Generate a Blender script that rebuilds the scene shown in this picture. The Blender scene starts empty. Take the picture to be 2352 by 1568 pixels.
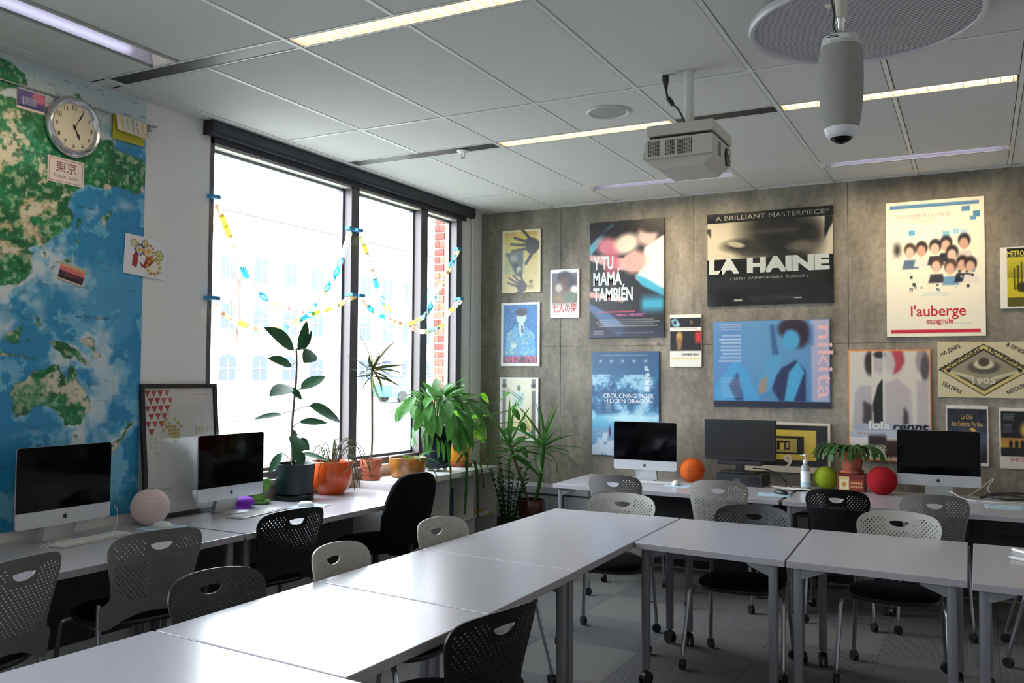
import bpy, bmesh, math, random
import numpy as np
from mathutils import Vector, Matrix
from mathutils.geometry import delaunay_2d_cdt
random.seed(11)
RNG = np.random.default_rng(11)
S = bpy.context.scene
COL = S.collection
PI = math.pi
R = math.radians

# ------------------------------------------------------------------ camera, sky, exposure
cam_data = bpy.data.cameras.new('camera')
cam_data.sensor_width = 36.0
cam_data.lens = 2053.46 / 2352 * 36.0
cam_data.clip_start, cam_data.clip_end = 0.05, 400
cam = bpy.data.objects.new('camera', cam_data)
COL.objects.link(cam)
YAW, PITCH, ROLL = 0.48044, 0.04076, 0.00698
_f = Vector((-math.sin(YAW) * math.cos(PITCH), math.cos(YAW) * math.cos(PITCH), math.sin(PITCH)))
_r = Vector((math.cos(YAW), math.sin(YAW), 0))
_u = _r.cross(_f)
_r, _u = _r * math.cos(ROLL) + _u * math.sin(ROLL), _u * math.cos(ROLL) - _r * math.sin(ROLL)
_m = Matrix((_r, _u, -_f)).transposed().to_4x4()
_m.translation = (4.0497, -7.38, 1.562)
cam.matrix_world = _m
S.camera = cam

world = bpy.data.worlds.new('overcast_sky')
S.world = world
world.use_nodes = True
bg = world.node_tree.nodes['Background']
bg.inputs['Color'].default_value = (0.82, 0.91, 1.0, 1)
bg.inputs['Strength'].default_value = 16.0

portal = bpy.data.lights.new('window_portal', 'AREA')
portal.shape = 'RECTANGLE'
portal.size, portal.size_y = 2.1, 3.0
portal.cycles.is_portal = True
po = bpy.data.objects.new('window_portal', portal)
po.location = (-0.30, -1.9, 1.95)
po.rotation_euler = (0, -PI / 2, 0)
COL.objects.link(po)
portal2 = portal.copy()
portal2.size_y = 1.9
po2 = bpy.data.objects.new('fill_window_portal', portal2)  # sampling portal of the added near window
po2.location = (-0.30, -7.05, 1.95)
po2.rotation_euler = (0, -PI / 2, 0)
COL.objects.link(po2)

S.view_settings.view_transform = 'Standard'
S.view_settings.look = 'None'
S.view_settings.exposure = 0.1
S.view_settings.gamma = 1.0
S.view_settings.use_curve_mapping = False
S.cycles.max_bounces = 10
S.cycles.diffuse_bounces = 6
S.cycles.glossy_bounces = 4
S.cycles.transmission_bounces = 6
S.cycles.transparent_max_bounces = 12
S.cycles.sample_clamp_indirect = 8.0
S.cycles.use_denoising = True
S.cycles.caustics_reflective = False
S.cycles.caustics_refractive = False
LAMP_WARM = (1.0, 0.86, 0.64)
STRIP_EMIT = 4.0      # radiance of the louvred strip lights
WASH_W = 5.2         # watts of one wall washer tube

# ------------------------------------------------------------------ helpers
def lin(c):
    out = []
    for v in c[:3]:
        v = v / 255.0
        out.append(v / 12.92 if v <= 0.04045 else ((v + 0.055) / 1.055) ** 2.4)
    return tuple(out) + (1.0,)

MATS = {}
def mat(name, color=(128, 128, 128), rough=0.5, metal=0.0, spec=0.5, noise=None, bump=None, emit=None,
        coat=0.0, trans=0.0, sheen=0.0, coords='Object', alpha=1.0, sub=0.0):
    if name in MATS:
        return MATS[name]
    m = bpy.data.materials.new(name)
    m.use_nodes = True
    nt = m.node_tree
    b = nt.nodes['Principled BSDF']
    b.inputs['Base Color'].default_value = lin(color)
    b.inputs['Roughness'].default_value = rough
    b.inputs['Metallic'].default_value = metal
    b.inputs['Specular IOR Level'].default_value = spec
    b.inputs['Coat Weight'].default_value = coat
    b.inputs['Transmission Weight'].default_value = trans
    b.inputs['Sheen Weight'].default_value = sheen
    if sub:
        b.inputs['Subsurface Weight'].default_value = sub
        b.inputs['Subsurface Radius'].default_value = (0.02, 0.02, 0.01)
    if emit:
        b.inputs['Emission Color'].default_value = emit[0] + (1,)
        b.inputs['Emission Strength'].default_value = emit[1]
    tc = None
    if noise or bump:
        tc = nt.nodes.new('ShaderNodeTexCoord')
    if noise:                               # (other colour, scale, detail, [contrast lo, hi])
        c2, sc, det = noise[:3]
        lo, hi = noise[3] if len(noise) > 3 else (0.35, 0.65)
        n = nt.nodes.new('ShaderNodeTexNoise')
        n.inputs['Scale'].default_value = sc
        n.inputs['Detail'].default_value = det
        nt.links.new(tc.outputs[coords], n.inputs['Vector'])
        rp = nt.nodes.new('ShaderNodeValToRGB')
        rp.color_ramp.elements[0].position = lo
        rp.color_ramp.elements[0].color = lin(color)
        rp.color_ramp.elements[1].position = hi
        rp.color_ramp.elements[1].color = lin(c2)
        nt.links.new(n.outputs['Fac'], rp.inputs['Fac'])
        nt.links.new(rp.outputs['Color'], b.inputs['Base Color'])
    if bump:                                # (scale, strength, detail)
        n = nt.nodes.new('ShaderNodeTexNoise')
        n.inputs['Scale'].default_value = bump[0]
        n.inputs['Detail'].default_value = bump[2] if len(bump) > 2 else 3
        nt.links.new(tc.outputs[coords], n.inputs['Vector'])
        bp = nt.nodes.new('ShaderNodeBump')
        bp.inputs['Strength'].default_value = bump[1]
        bp.inputs['Distance'].default_value = 0.01
        nt.links.new(n.outputs['Fac'], bp.inputs['Height'])
        nt.links.new(bp.outputs['Normal'], b.inputs['Normal'])
    MATS[name] = m
    return m

def translucent(name, color, rough=0.5, mix=0.4, noise=None, spec=0.2):
    """thin sheet (leaf, paper): Principled mixed with a Translucent shader"""
    if name in MATS:
        return MATS[name]
    m = mat(name, color, rough, noise=noise, spec=spec)
    nt = m.node_tree
    b = nt.nodes['Principled BSDF']
    out = nt.nodes['Material Output']
    t = nt.nodes.new('ShaderNodeBsdfTranslucent')
    c = lin(color)
    t.inputs['Color'].default_value = (min(1, c[0] * 1.5), min(1, c[1] * 1.5), min(1, c[2] * 1.2), 1)
    mx = nt.nodes.new('ShaderNodeMixShader')
    mx.inputs[0].default_value = mix
    nt.links.new(b.outputs[0], mx.inputs[1])
    nt.links.new(t.outputs[0], mx.inputs[2])
    nt.links.new(mx.outputs[0], out.inputs['Surface'])
    return m

def glass_mat(name, tint=(1, 1, 1), gloss=0.08):
    if name in MATS:
        return MATS[name]
    m = bpy.data.materials.new(name)
    m.use_nodes = True
    nt = m.node_tree
    nt.nodes.remove(nt.nodes['Principled BSDF'])
    out = nt.nodes['Material Output']
    tr = nt.nodes.new('ShaderNodeBsdfTransparent')
    tr.inputs['Color'].default_value = tint + (1,)
    gl = nt.nodes.new('ShaderNodeBsdfGlossy')
    gl.inputs['Roughness'].default_value = 0.02
    lw = nt.nodes.new('ShaderNodeLayerWeight')
    lw.inputs['Blend'].default_value = 0.5
    pw = nt.nodes.new('ShaderNodeMath'); pw.operation = 'POWER'; pw.inputs[1].default_value = 5.0
    nt.links.new(lw.outputs['Facing'], pw.inputs[0])
    fr = nt.nodes.new('ShaderNodeMath'); fr.operation = 'MULTIPLY_ADD'; fr.inputs[1].default_value = 0.9; fr.inputs[2].default_value = 0.035
    nt.links.new(pw.outputs[0], fr.inputs[0])
    mx = nt.nodes.new('ShaderNodeMixShader')
    nt.links.new(fr.outputs[0], mx.inputs[0])
    nt.links.new(tr.outputs[0], mx.inputs[1])
    nt.links.new(gl.outputs[0], mx.inputs[2])
    nt.links.new(mx.outputs[0], out.inputs['Surface'])
    MATS[name] = m
    return m

class MB:
    """collects primitives into one mesh"""
    def __init__(self):
        self.v, self.f, self.s, self.mi = [], [], [], []
        self.cur = 0
    def add(self, vs, fs, smooth=False):
        o = len(self.v)
        self.v += [tuple(p) for p in vs]
        for f in fs:
            self.f.append(tuple(i + o for i in f))
            self.s.append(smooth)
            self.mi.append(self.cur)
        return self
    def box(self, x0, x1, y0, y1, z0, z1):
        vs = [(x, y, z) for x in (x0, x1) for y in (y0, y1) for z in (z0, z1)]
        return self.add(vs, [(0, 1, 3, 2), (4, 6, 7, 5), (0, 4, 5, 1), (2, 3, 7, 6), (0, 2, 6, 4), (1, 5, 7, 3)])
    def rbox(self, x0, x1, y0, y1, z0, z1, b=0.004):
        """box with chamfered edges"""
        bm = bmesh.new()
        bmesh.ops.create_cube(bm, size=1)
        for v in bm.verts:
            v.co = Vector(((x0 + x1) / 2 + v.co.x * (x1 - x0), (y0 + y1) / 2 + v.co.y * (y1 - y0), (z0 + z1) / 2 + v.co.z * (z1 - z0)))
        bmesh.ops.bevel(bm, geom=bm.edges[:], offset=b, segments=2, affect='EDGES', profile=0.6)
        bm.verts.index_update()
        self.add([v.co[:] for v in bm.verts], [[v.index for v in f.verts] for f in bm.faces])
        bm.free()
        return self
    def lathe(self, prof, seg=24, cx=0, cy=0, smooth=True, caps=True):
        """prof: [(r, z)] bottom to top"""
        vs, fs = [], []
        for r, z in prof:
            for i in range(seg):
                a = 2 * PI * i / seg
                vs.append((cx + r * math.cos(a), cy + r * math.sin(a), z))
        n = len(prof)
        for k in range(n - 1):
            for i in range(seg):
                j = (i + 1) % seg
                fs.append((k * seg + i, k * seg + j, (k + 1) * seg + j, (k + 1) * seg + i))
        self.add(vs, fs, smooth)
        if caps:
            if prof[0][0] > 1e-6:
                self.add(vs[:seg], [tuple(range(seg - 1, -1, -1))])
            if prof[-1][0] > 1e-6:
                self.add(vs[-seg:], [tuple(range(seg))])
        return self
    def tube(self, path, r, seg=8, smooth=True, caps=True):
        """r: radius or list of radii"""
        P = [Vector(p) for p in path]
        n = len(P)
        rs = r if isinstance(r, (list, tuple)) else [r] * n
        vs, fs = [], []
        ref = None
        for k in range(n):
            t = (P[min(k + 1, n - 1)] - P[max(k - 1, 0)])
            if t.length < 1e-9:
                t = Vector((0, 0, 1))
            t.normalize()
            if ref is None:
                ref = t.orthogonal().normalized()
            a = (ref - t * ref.dot(t))
            if a.length < 1e-6:
                a = t.orthogonal()
            a.normalize()
            ref = a
            b = t.cross(a)
            for i in range(seg):
                an = 2 * PI * i / seg
                vs.append(P[k] + (a * math.cos(an) + b * math.sin(an)) * rs[k])
        for k in range(n - 1):
            for i in range(seg):
                j = (i + 1) % seg
                fs.append((k * seg + i, k * seg + j, (k + 1) * seg + j, (k + 1) * seg + i))
        self.add(vs, fs, smooth)
        if caps:
            self.add(vs[:seg], [tuple(range(seg - 1, -1, -1))])
            self.add(vs[-seg:], [tuple(range(seg))])
        return self
    def cyl(self, p0, p1, r, seg=16, r2=None):
        return self.tube([p0, p1], [r, r if r2 is None else r2], seg)
    def ball(self, c, rx, ry=None, rz=None, seg=16, rings=10):
        ry = rx if ry is None else ry
        rz = rx if rz is None else rz
        vs, fs = [], []
        for k in range(rings + 1):
            th = PI * k / rings
            for i in range(seg):
                a = 2 * PI * i / seg
                vs.append((c[0] + rx * math.sin(th) * math.cos(a), c[1] + ry * math.sin(th) * math.sin(a), c[2] - rz * math.cos(th)))
        for k in range(rings):
            for i in range(seg):
                j = (i + 1) % seg
                fs.append((k * seg + i, k * seg + j, (k + 1) * seg + j, (k + 1) * seg + i))
        return self.add(vs, fs, True)
    def prism(self, poly, axis, a, b, smooth=False):
        """extrude a 2D polygon along axis ('x','y','z') from a to b; poly in the other two axes in order"""
        def p3(q, t):
            return {'x': (t, q[0], q[1]), 'y': (q[0], t, q[1]), 'z': (q[0], q[1], t)}[axis]
        n = len(poly)
        vs = [p3(q, a) for q in poly] + [p3(q, b) for q in poly]
        self.add(vs, [tuple(range(n - 1, -1, -1)), tuple(range(n, 2 * n))])
        self.add(vs, [(i, (i + 1) % n, (i + 1) % n + n, i + n) for i in range(n)], smooth)
        return self
    def mesh(self, name, mats):
        me = bpy.data.meshes.new(name)
        me.from_pydata(self.v, [], self.f)
        me.polygons.foreach_set('use_smooth', self.s)
        ms = mats if isinstance(mats, (list, tuple)) else [mats]
        for m in ms:
            me.materials.append(m)
        if len(ms) > 1:
            me.polygons.foreach_set('material_index', self.mi)
        bm = bmesh.new()
        bm.from_mesh(me)
        bmesh.ops.remove_doubles(bm, verts=bm.verts, dist=1e-6)
        bmesh.ops.recalc_face_normals(bm, faces=bm.faces)
        bm.to_mesh(me)
        bm.free()
        if any(self.s):
            me.set_sharp_from_angle(angle=R(38))
        return me
    def build(self, name, mats, parent=None, loc=None, rot=None):
        return obj(name, self.mesh(name, mats), parent, loc, rot)

def obj(name, me, parent=None, loc=None, rot=None):
    o = bpy.data.objects.new(name, me)
    COL.objects.link(o)
    if parent is not None:
        o.parent = parent
    if loc is not None:
        o.location = loc
    if rot is not None:
        o.rotation_euler = rot
    return o

def tag(o, label, cat, group=None, kind=None):
    o['label'] = label
    o['category'] = cat
    if group:
        o['group'] = group
    if kind:
        o['kind'] = kind
    return o

def thing(name, label, cat, loc=(0, 0, 0), rotz=0.0, group=None):
    o = bpy.data.objects.new(name, None)
    o.empty_display_size = 0.05
    COL.objects.link(o)
    o.location = loc
    o.rotation_euler = (0, 0, rotz)
    return tag(o, label, cat, group)

def struct(name, me, parent=None):
    o = obj(name, me, parent)
    if parent is None:
        o['kind'] = 'structure'
    return o

def copy_tree(o, parent=None):
    c = o.copy()
    COL.objects.link(c)
    c.parent = parent
    for ch in o.children:
        copy_tree(ch, c)
    return c

def remat(root, table):
    """swap materials by object slot on a copied tree: table maps part name stem -> material"""
    for ch in root.children_recursive:
        stem = ch.name.split('.')[0]
        if stem in table and ch.type == 'MESH':
            ch.material_slots[0].link = 'OBJECT'
            ch.material_slots[0].material = table[stem]

def smoothcurve(pts, n=6):
    """Catmull-Rom through points"""
    P = [Vector(p) for p in pts]
    P = [P[0] * 2 - P[1]] + P + [P[-1] * 2 - P[-2]]
    out = []
    for i in range(1, len(P) - 2):
        p0, p1, p2, p3 = P[i - 1], P[i], P[i + 1], P[i + 2]
        for k in range(n):
            t = k / n
            out.append(0.5 * ((2 * p1) + (p2 - p0) * t + (2 * p0 - 5 * p1 + 4 * p2 - p3) * t * t + (3 * p1 - p0 - 3 * p2 + p3) * t ** 3))
    out.append(P[-2])
    return out

# ---- text: queued, turned into one 'lettering' mesh per (parent, material)
TEXTS = []
def text(parent, body, x, z, h, m, y=-0.0125, w=None, align='C', bold=0.0, shear=0.0, rot=0.0, name='lettering'):
    """text standing in the parent's x-z plane, facing -y; h = capital height in metres, w = forced width"""
    TEXTS.append((parent, body, x, z, h, m, y, w, align, bold, shear, rot, name))

def flush_texts():
    made = []
    for t in TEXTS + [(None, 'H', 0, 0, 0, None, 0, None, 'C', 0.0, 0, 0, '')]:
        cu = bpy.data.curves.new('font', 'FONT')
        cu.body = t[1]
        cu.size = 1.0
        cu.resolution_u = 3
        cu.offset = t[9]
        cu.fill_mode = 'FRONT'
        o = bpy.data.objects.new('font', cu)
        COL.objects.link(o)
        made.append(o)
    bpy.context.view_layer.update()
    dg = bpy.context.evaluated_depsgraph_get()
    groups = {}
    ref = made[-1].evaluated_get(dg).to_mesh()
    CAPH = max(v.co.y for v in ref.vertices)
    for t, o in zip(TEXTS, made):
        ev = o.evaluated_get(dg)
        me = ev.to_mesh()
        n = len(me.vertices)
        if n:
            co = np.empty(n * 3)
            me.vertices.foreach_get('co', co)
            co = co.reshape(-1, 3)[:, :2].copy()
            parent, body, x, z, h, m, y, w, align, bold, shear, rot, name = t
            co *= h / CAPH
            lo, hi = co[:, 0].min(), co[:, 0].max()
            if w:
                co[:, 0] = (co[:, 0] - lo) * (w / max(1e-6, hi - lo))
                lo, hi = 0.0, w
            if shear:
                co[:, 0] += shear * co[:, 1]
            if align == 'C':
                co[:, 0] -= (lo + hi) / 2
            elif align == 'R':
                co[:, 0] -= hi
            else:
                co[:, 0] -= lo
            cr, sr = math.cos(rot), math.sin(rot)
            X = x + co[:, 0] * cr - co[:, 1] * sr
            Z = z + co[:, 0] * sr + co[:, 1] * cr
            g = groups.setdefault((parent.name, m.name, name, body if name == 'numeral' else ''), [parent, m, name, [], []])
            off = len(g[3])
            g[3] += [(float(a), y, float(b)) for a, b in zip(X, Z)]
            g[4] += [tuple(off + i for i in p.vertices) for p in me.polygons]
        ev.to_mesh_clear()
    for o in made:
        cu = o.data
        bpy.data.objects.remove(o)
        bpy.data.curves.remove(cu)
    for parent, m, name, vs, fs in groups.values():
        me = bpy.data.meshes.new(name)
        me.from_pydata(vs, [], fs)
        me.materials.append(m)
        bm = bmesh.new(); bm.from_mesh(me)
        for f in bm.faces:
            f.normal_update()
            if f.normal.y > 0:
                f.normal_flip()
        bm.to_mesh(me); bm.free()
        o = obj(name, me, parent)
        if name == 'lettering':
            o['kind'] = 'stuff'

# ---- flat print: a small painter that colours a fine grid of faces
class Print:
    def __init__(self, w, h, base, cell=0.005):
        self.w, self.h = w, h
        self.nx, self.nz = max(4, int(w / cell)), max(4, int(h / cell))
        self.U, self.V = np.meshgrid(np.linspace(0, 1, self.nx + 1), np.linspace(0, 1, self.nz + 1))
        self.a = np.empty(self.U.shape + (3,))
        self.a[:] = np.array(base, float)
    def mix(self, mk, c):
        mk = np.clip(mk, 0, 1)[..., None]
        self.a = self.a * (1 - mk) + np.array(c, float) * mk
        return self
    def rect(self, u0, v0, u1, v1, c, soft=0.004, k=1.0):
        s = soft
        m = np.clip((self.U - u0) / s + .5, 0, 1) * np.clip((u1 - self.U) / s + .5, 0, 1) * np.clip((self.V - v0) / s + .5, 0, 1) * np.clip((v1 - self.V) / s + .5, 0, 1)
        return self.mix(m * k, c)
    def ell(self, u, v, ru, rv, c, rot=0.0, soft=0.25, k=1.0):
        as_ = self.h / self.w
        du, dv = (self.U - u), (self.V - v) * as_
        cr, sr = math.cos(rot), math.sin(rot)
        a, b = du * cr + dv * sr, -du * sr + dv * cr
        d = np.sqrt((a / ru) ** 2 + (b / (rv * as_)) ** 2)
        return self.mix(np.clip((1 - d) / soft + 0.5, 0, 1) * k, c)
    def poly(self, pts, c, blur=0, k=1.0):
        m = np.zeros(self.U.shape)
        ins = np.zeros(self.U.shape, bool)
        n = len(pts)
        for i in range(n):
            x0, y0 = pts[i]; x1, y1 = pts[(i + 1) % n]
            if y0 == y1:
                continue
            cond = (self.V > min(y0, y1)) & (self.V <= max(y0, y1))
            xs = x0 + (self.V - y0) * (x1 - x0) / (y1 - y0)
            ins ^= cond & (self.U < xs)
        m = ins.astype(float)
        for _ in range(blur):
            m = self._blur(m)
        return self.mix(m * k, c)
    @staticmethod
    def _blur(m):
        p = np.pad(m, 1, mode='edge')
        m = (p[:-2, 1:-1] + p[2:, 1:-1] + p[1:-1, 1:-1] * 2) / 4
        p = np.pad(m, 1, mode='edge')
        return (p[1:-1, :-2] + p[1:-1, 2:] + p[1:-1, 1:-1] * 2) / 4
    def vgrad(self, v0, v1, c0, c1, u0=0, u1=1, k=1.0):
        t = np.clip((self.V - v0) / (v1 - v0), 0, 1)[..., None]
        col = np.array(c0, float) * (1 - t) + np.array(c1, float) * t
        m = ((self.V >= v0) & (self.V <= v1) & (self.U >= u0) & (self.U <= u1)).astype(float)[..., None] * k
        self.a = self.a * (1 - m) + col * m
        return self
    def grain(self, amp, size=4, mask=None):
        gz, gx = self.nz // size + 2, self.nx // size + 2
        g = RNG.normal(size=(gz, gx))
        g = np.kron(g, np.ones((size, size)))[:self.nz + 1, :self.nx + 1]
        g = self._blur(self._blur(g))
        self.a += (g * amp * (1 if mask is None else mask))[..., None]
        return self
    def lines(self, u0, u1, v0, v1, n, c, k=0.6, seed=1, ragged=0.15, align='C'):
        """rows of tiny unreadable print"""
        r = random.Random(seed)
        dv = (v1 - v0) / n
        for i in range(n):
            a = r.uniform(0, ragged) * (u1 - u0)
            b = r.uniform(0, ragged) * (u1 - u0)
            if align == 'L': a = 0
            if align == 'R': b = 0
            self.rect(u0 + a, v0 + i * dv, u1 - b, v0 + i * dv + dv * 0.5, c, soft=0.008, k=k * r.uniform(0.7, 1))
        return self
    def build(self, parent, y, x0=None, z1=None, rough=0.35, name='print'):
        x0 = -self.w / 2 if x0 is None else x0
        z1 = self.h / 2 if z1 is None else z1
        n = (self.nx + 1) * (self.nz + 1)
        co = np.zeros((n, 3))
        co[:, 0] = (x0 + self.U * self.w).ravel()
        co[:, 1] = y
        co[:, 2] = (z1 - self.V * self.h).ravel()
        idx = np.arange(n).reshape(self.nz + 1, self.nx + 1)
        q = np.stack([idx[1:, :-1], idx[1:, 1:], idx[:-1, 1:], idx[:-1, :-1]], -1).reshape(-1, 4)
        me = bpy.data.meshes.new(name)
        me.vertices.add(n)
        me.vertices.foreach_set('co', co.ravel())
        me.loops.add(q.size)
        me.loops.foreach_set('vertex_index', q.ravel().astype(np.int32))
        me.polygons.add(len(q))
        me.polygons.foreach_set('loop_start', np.arange(0, q.size, 4, dtype=np.int32))
        me.update(calc_edges=True)
        at = me.color_attributes.new('ink', 'FLOAT_COLOR', 'POINT')
        c = np.clip(self.a.reshape(-1, 3) / 255.0, 0, 1)
        c = np.where(c <= 0.04045, c / 12.92, ((c + 0.055) / 1.055) ** 2.4)
        rgba = np.concatenate([c, np.ones((n, 1))], 1)
        at.data.foreach_set('color', rgba.ravel().astype(np.float32))
        me.materials.append(print_mat(rough))
        return obj(name, me, parent)

def print_mat(rough):
    nm = 'printed_ink_%d' % int(rough * 100)
    if nm in MATS:
        return MATS[nm]
    m = mat(nm, (200, 200, 200), rough, coat=1.0 if rough < .2 else 0.0)
    m.node_tree.nodes['Principled BSDF'].inputs['Coat Roughness'].default_value = 0.06
    at = m.node_tree.nodes.new('ShaderNodeAttribute')
    at.attribute_name = 'ink'
    m.node_tree.links.new(at.outputs['Color'], m.node_tree.nodes['Principled BSDF'].inputs['Base Color'])
    return m

def ink(c, rough=0.4):
    return mat('ink_%d_%d_%d' % tuple(c), c, rough)

# ------------------------------------------------------------------ common materials
M_white_paint = mat('white_wall_paint', (230, 229, 227), 0.6, bump=(60, 0.05))
M_tile = mat('ceiling_tile_white', (214, 213, 211), 0.9, bump=(260, 0.08), noise=((209, 208, 206), 120, 2))
M_tbar = mat('ceiling_grid_white', (222, 222, 220), 0.45)
M_dark = mat('plenum_black', (24, 24, 24), 0.8)
M_slot = mat('slot_panel_graphite', (38, 38, 37), 0.45, spec=0.4)
M_lam = mat('grey_laminate', (180, 177, 183), 0.24, spec=0.45, noise=((170, 167, 173), 320, 2), bump=(500, 0.02))
M_lam_edge = mat('grey_edge_band', (158, 153, 160), 0.4)
M_leg = mat('silver_grey_powder_coat', (128, 128, 134), 0.4, metal=0.35)
M_chrome = mat('chrome', (225, 225, 228), 0.08, metal=1.0)
M_steel = mat('satin_steel', (170, 170, 175), 0.28, metal=1.0)
M_black = mat('black_plastic', (22, 22, 24), 0.42)
M_blackfab = mat('black_fabric', (20, 20, 23), 0.95, spec=0.1, bump=(700, 0.25))
M_whiteplas = mat('white_plastic', (226, 226, 222), 0.35)
M_alu = mat('silver_aluminium', (205, 207, 210), 0.32, metal=0.75)
M_screen = mat('black_screen_glass', (4, 4, 6), 0.06, spec=0.18)
M_white_lam = mat('white_laminate', (226, 224, 222), 0.4)
M_frame_pink = mat('anodised_window_frame', (104, 96, 96), 0.42, metal=0.2)
M_frame_dark = mat('window_frame_dark_face', (92, 90, 96), 0.45, metal=0.25)
M_glass = glass_mat('clear_glass')
M_soil = mat('potting_soil', (50, 36, 26), 0.95, bump=(80, 0.8), noise=((30, 22, 17), 60, 4))

# ------------------------------------------------------------------ the room
X0, X1, Y0, Y1, ZC = -0.13, 6.15, -8.7, 0.0, 3.12
WIN = (-3.40, -0.37, 0.88, 3.035)     # window opening y0, y1, z0, z1

def concrete_material():
    m = bpy.data.materials.new('board_marked_concrete')
    m.use_nodes = True
    nt = m.node_tree
    N, Lk = nt.nodes, nt.links
    b = N['Principled BSDF']
    b.inputs['Roughness'].default_value = 0.62
    b.inputs['Specular IOR Level'].default_value = 0.35
    tc = N.new('ShaderNodeTexCoord')
    mp = N.new('ShaderNodeMapping')
    mp.inputs['Scale'].default_value = (1.0, 1.0, 0.45)
    Lk.new(tc.outputs['Object'], mp.inputs['Vector'])
    n1 = N.new('ShaderNodeTexNoise'); n1.inputs['Scale'].default_value = 2.6; n1.inputs['Detail'].default_value = 9; n1.inputs['Roughness'].default_value = 0.68
    n2 = N.new('ShaderNodeTexNoise'); n2.inputs['Scale'].default_value = 26; n2.inputs['Detail'].default_value = 6
    n3 = N.new('ShaderNodeTexNoise'); n3.inputs['Scale'].default_value = 9; n3.inputs['Detail'].default_value = 5
    Lk.new(mp.outputs[0], n1.inputs['Vector']); Lk.new(tc.outputs['Object'], n2.inputs['Vector']); Lk.new(mp.outputs[0], n3.inputs['Vector'])
    r1 = N.new('ShaderNodeValToRGB')
    e = r1.color_ramp.elements
    e[0].position, e[0].color = 0.32, lin((100, 95, 86))
    e[1].position, e[1].color = 0.66, lin((164, 156, 142))
    x = e.new(0.5); x.color = lin((136, 129, 118))
    Lk.new(n1.outputs['Fac'], r1.inputs['Fac'])
    r2 = N.new('ShaderNodeValToRGB')
    r2.color_ramp.elements[0].position, r2.color_ramp.elements[0].color = 0.3, (0.72, 0.72, 0.72, 1)
    r2.color_ramp.elements[1].position, r2.color_ramp.elements[1].color = 0.62, (1.06, 1.05, 1.03, 1)
    Lk.new(n2.outputs['Fac'], r2.inputs['Fac'])
    mx = N.new('ShaderNodeMix'); mx.data_type = 'RGBA'; mx.blend_type = 'MULTIPLY'; mx.inputs[0].default_value = 0.75
    Lk.new(r1.outputs[0], mx.inputs[6]); Lk.new(r2.outputs[0], mx.inputs[7])
    r3 = N.new('ShaderNodeValToRGB')
    r3.color_ramp.elements[0].position, r3.color_ramp.elements[0].color = 0.30, (0.62, 0.62, 0.62, 1)
    r3.color_ramp.elements[1].position, r3.color_ramp.elements[1].color = 0.46, (1, 1, 1, 1)
    Lk.new(n3.outputs['Fac'], r3.inputs['Fac'])
    mx2 = N.new('ShaderNodeMix'); mx2.data_type = 'RGBA'; mx2.blend_type = 'MULTIPLY'; mx2.inputs[0].default_value = 0.6
    Lk.new(mx.outputs[2], mx2.inputs[6]); Lk.new(r3.outputs[0], mx2.inputs[7])
    Lk.new(mx2.outputs[2], b.inputs['Base Color'])
    bp = N.new('ShaderNodeBump'); bp.inputs['Strength'].default_value = 0.25; bp.inputs['Distance'].default_value = 0.008
    Lk.new(n3.outputs['Fac'], bp.inputs['Height']); Lk.new(bp.outputs[0], b.inputs['Normal'])
    return m
M_concrete = concrete_material()
M_joint = mat('concrete_joint_dark', (112, 106, 97), 0.8)

wb = struct('wall_back', MB().box(X0 - .3, X1, 0.012, 0.2, -0.1, 3.3).mesh('wall_back', M_joint))
for xa, xb in ((X0 - .1, 0.70), (0.70, 1.93), (1.93, 3.16), (3.16, 4.39), (4.39, 5.62), (5.62, X1)):
    for za, zb in ((0, 1.85), (1.85, 3.2)):
        MB().rbox(xa + .0018, xb - .0018, 0.0, 0.02, za + .0012, zb - .0012, 0.001).build('concrete_panel', M_concrete, wb)
for xh, zh in ((1.03, 1.88), (1.62, 1.86), (2.2, 2.13), (3.7, 2.98), (0.3, 2.78), (0.98, 0.82), (2.85, 1.28)):
    m = MB(); m.prism([(xh + .016 * math.cos(a * PI / 6), zh + .016 * math.sin(a * PI / 6)) for a in range(12)], 'y', -0.001, 0.004)
    m.build('tie_hole_plug', M_joint, wb)

m = MB()
W2 = (-8.0, -6.1)                      # unseen second window bay, added behind the viewer for fill light
m.box(X0 - .14, X0, Y0, W2[0], 0, 3.3)
m.box(X0 - .14, X0, W2[0], W2[1], 0, WIN[2])
m.box(X0 - .14, X0, W2[0], W2[1], WIN[3], 3.3)
m.box(X0 - .14, X0, W2[1], WIN[0], 0, 3.3)
m.box(X0 - .14, X0, WIN[0], WIN[1], 0, WIN[2])
m.box(X0 - .14, X0, WIN[0], WIN[1], WIN[3], 3.3)
m.box(X0 - .14, X0, WIN[1], 0.0, 0, 3.3)
wl = struct('wall_left', m.mesh('wall_left', M_white_paint))
struct('wall_right', MB().box(X1, X1 + .15, Y0, 0.2, 0, 3.3).mesh('wall_right', M_white_paint))
struct('wall_front', MB().box(X0 - .14, X1 + .15, Y0 - .15, Y0, 0, 3.3).mesh('wall_front', M_white_paint))
struct('baseboard_left', MB().box(X0, X0 + .012, Y0, 0, 0, .1).mesh('baseboard_left', mat('baseboard_charcoal', (58, 58, 60), 0.6)))
struct('baseboard_back', MB().box(X0, X1, -.012, 0, 0, .1).mesh('baseboard_back', MATS['baseboard_charcoal']))

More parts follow.
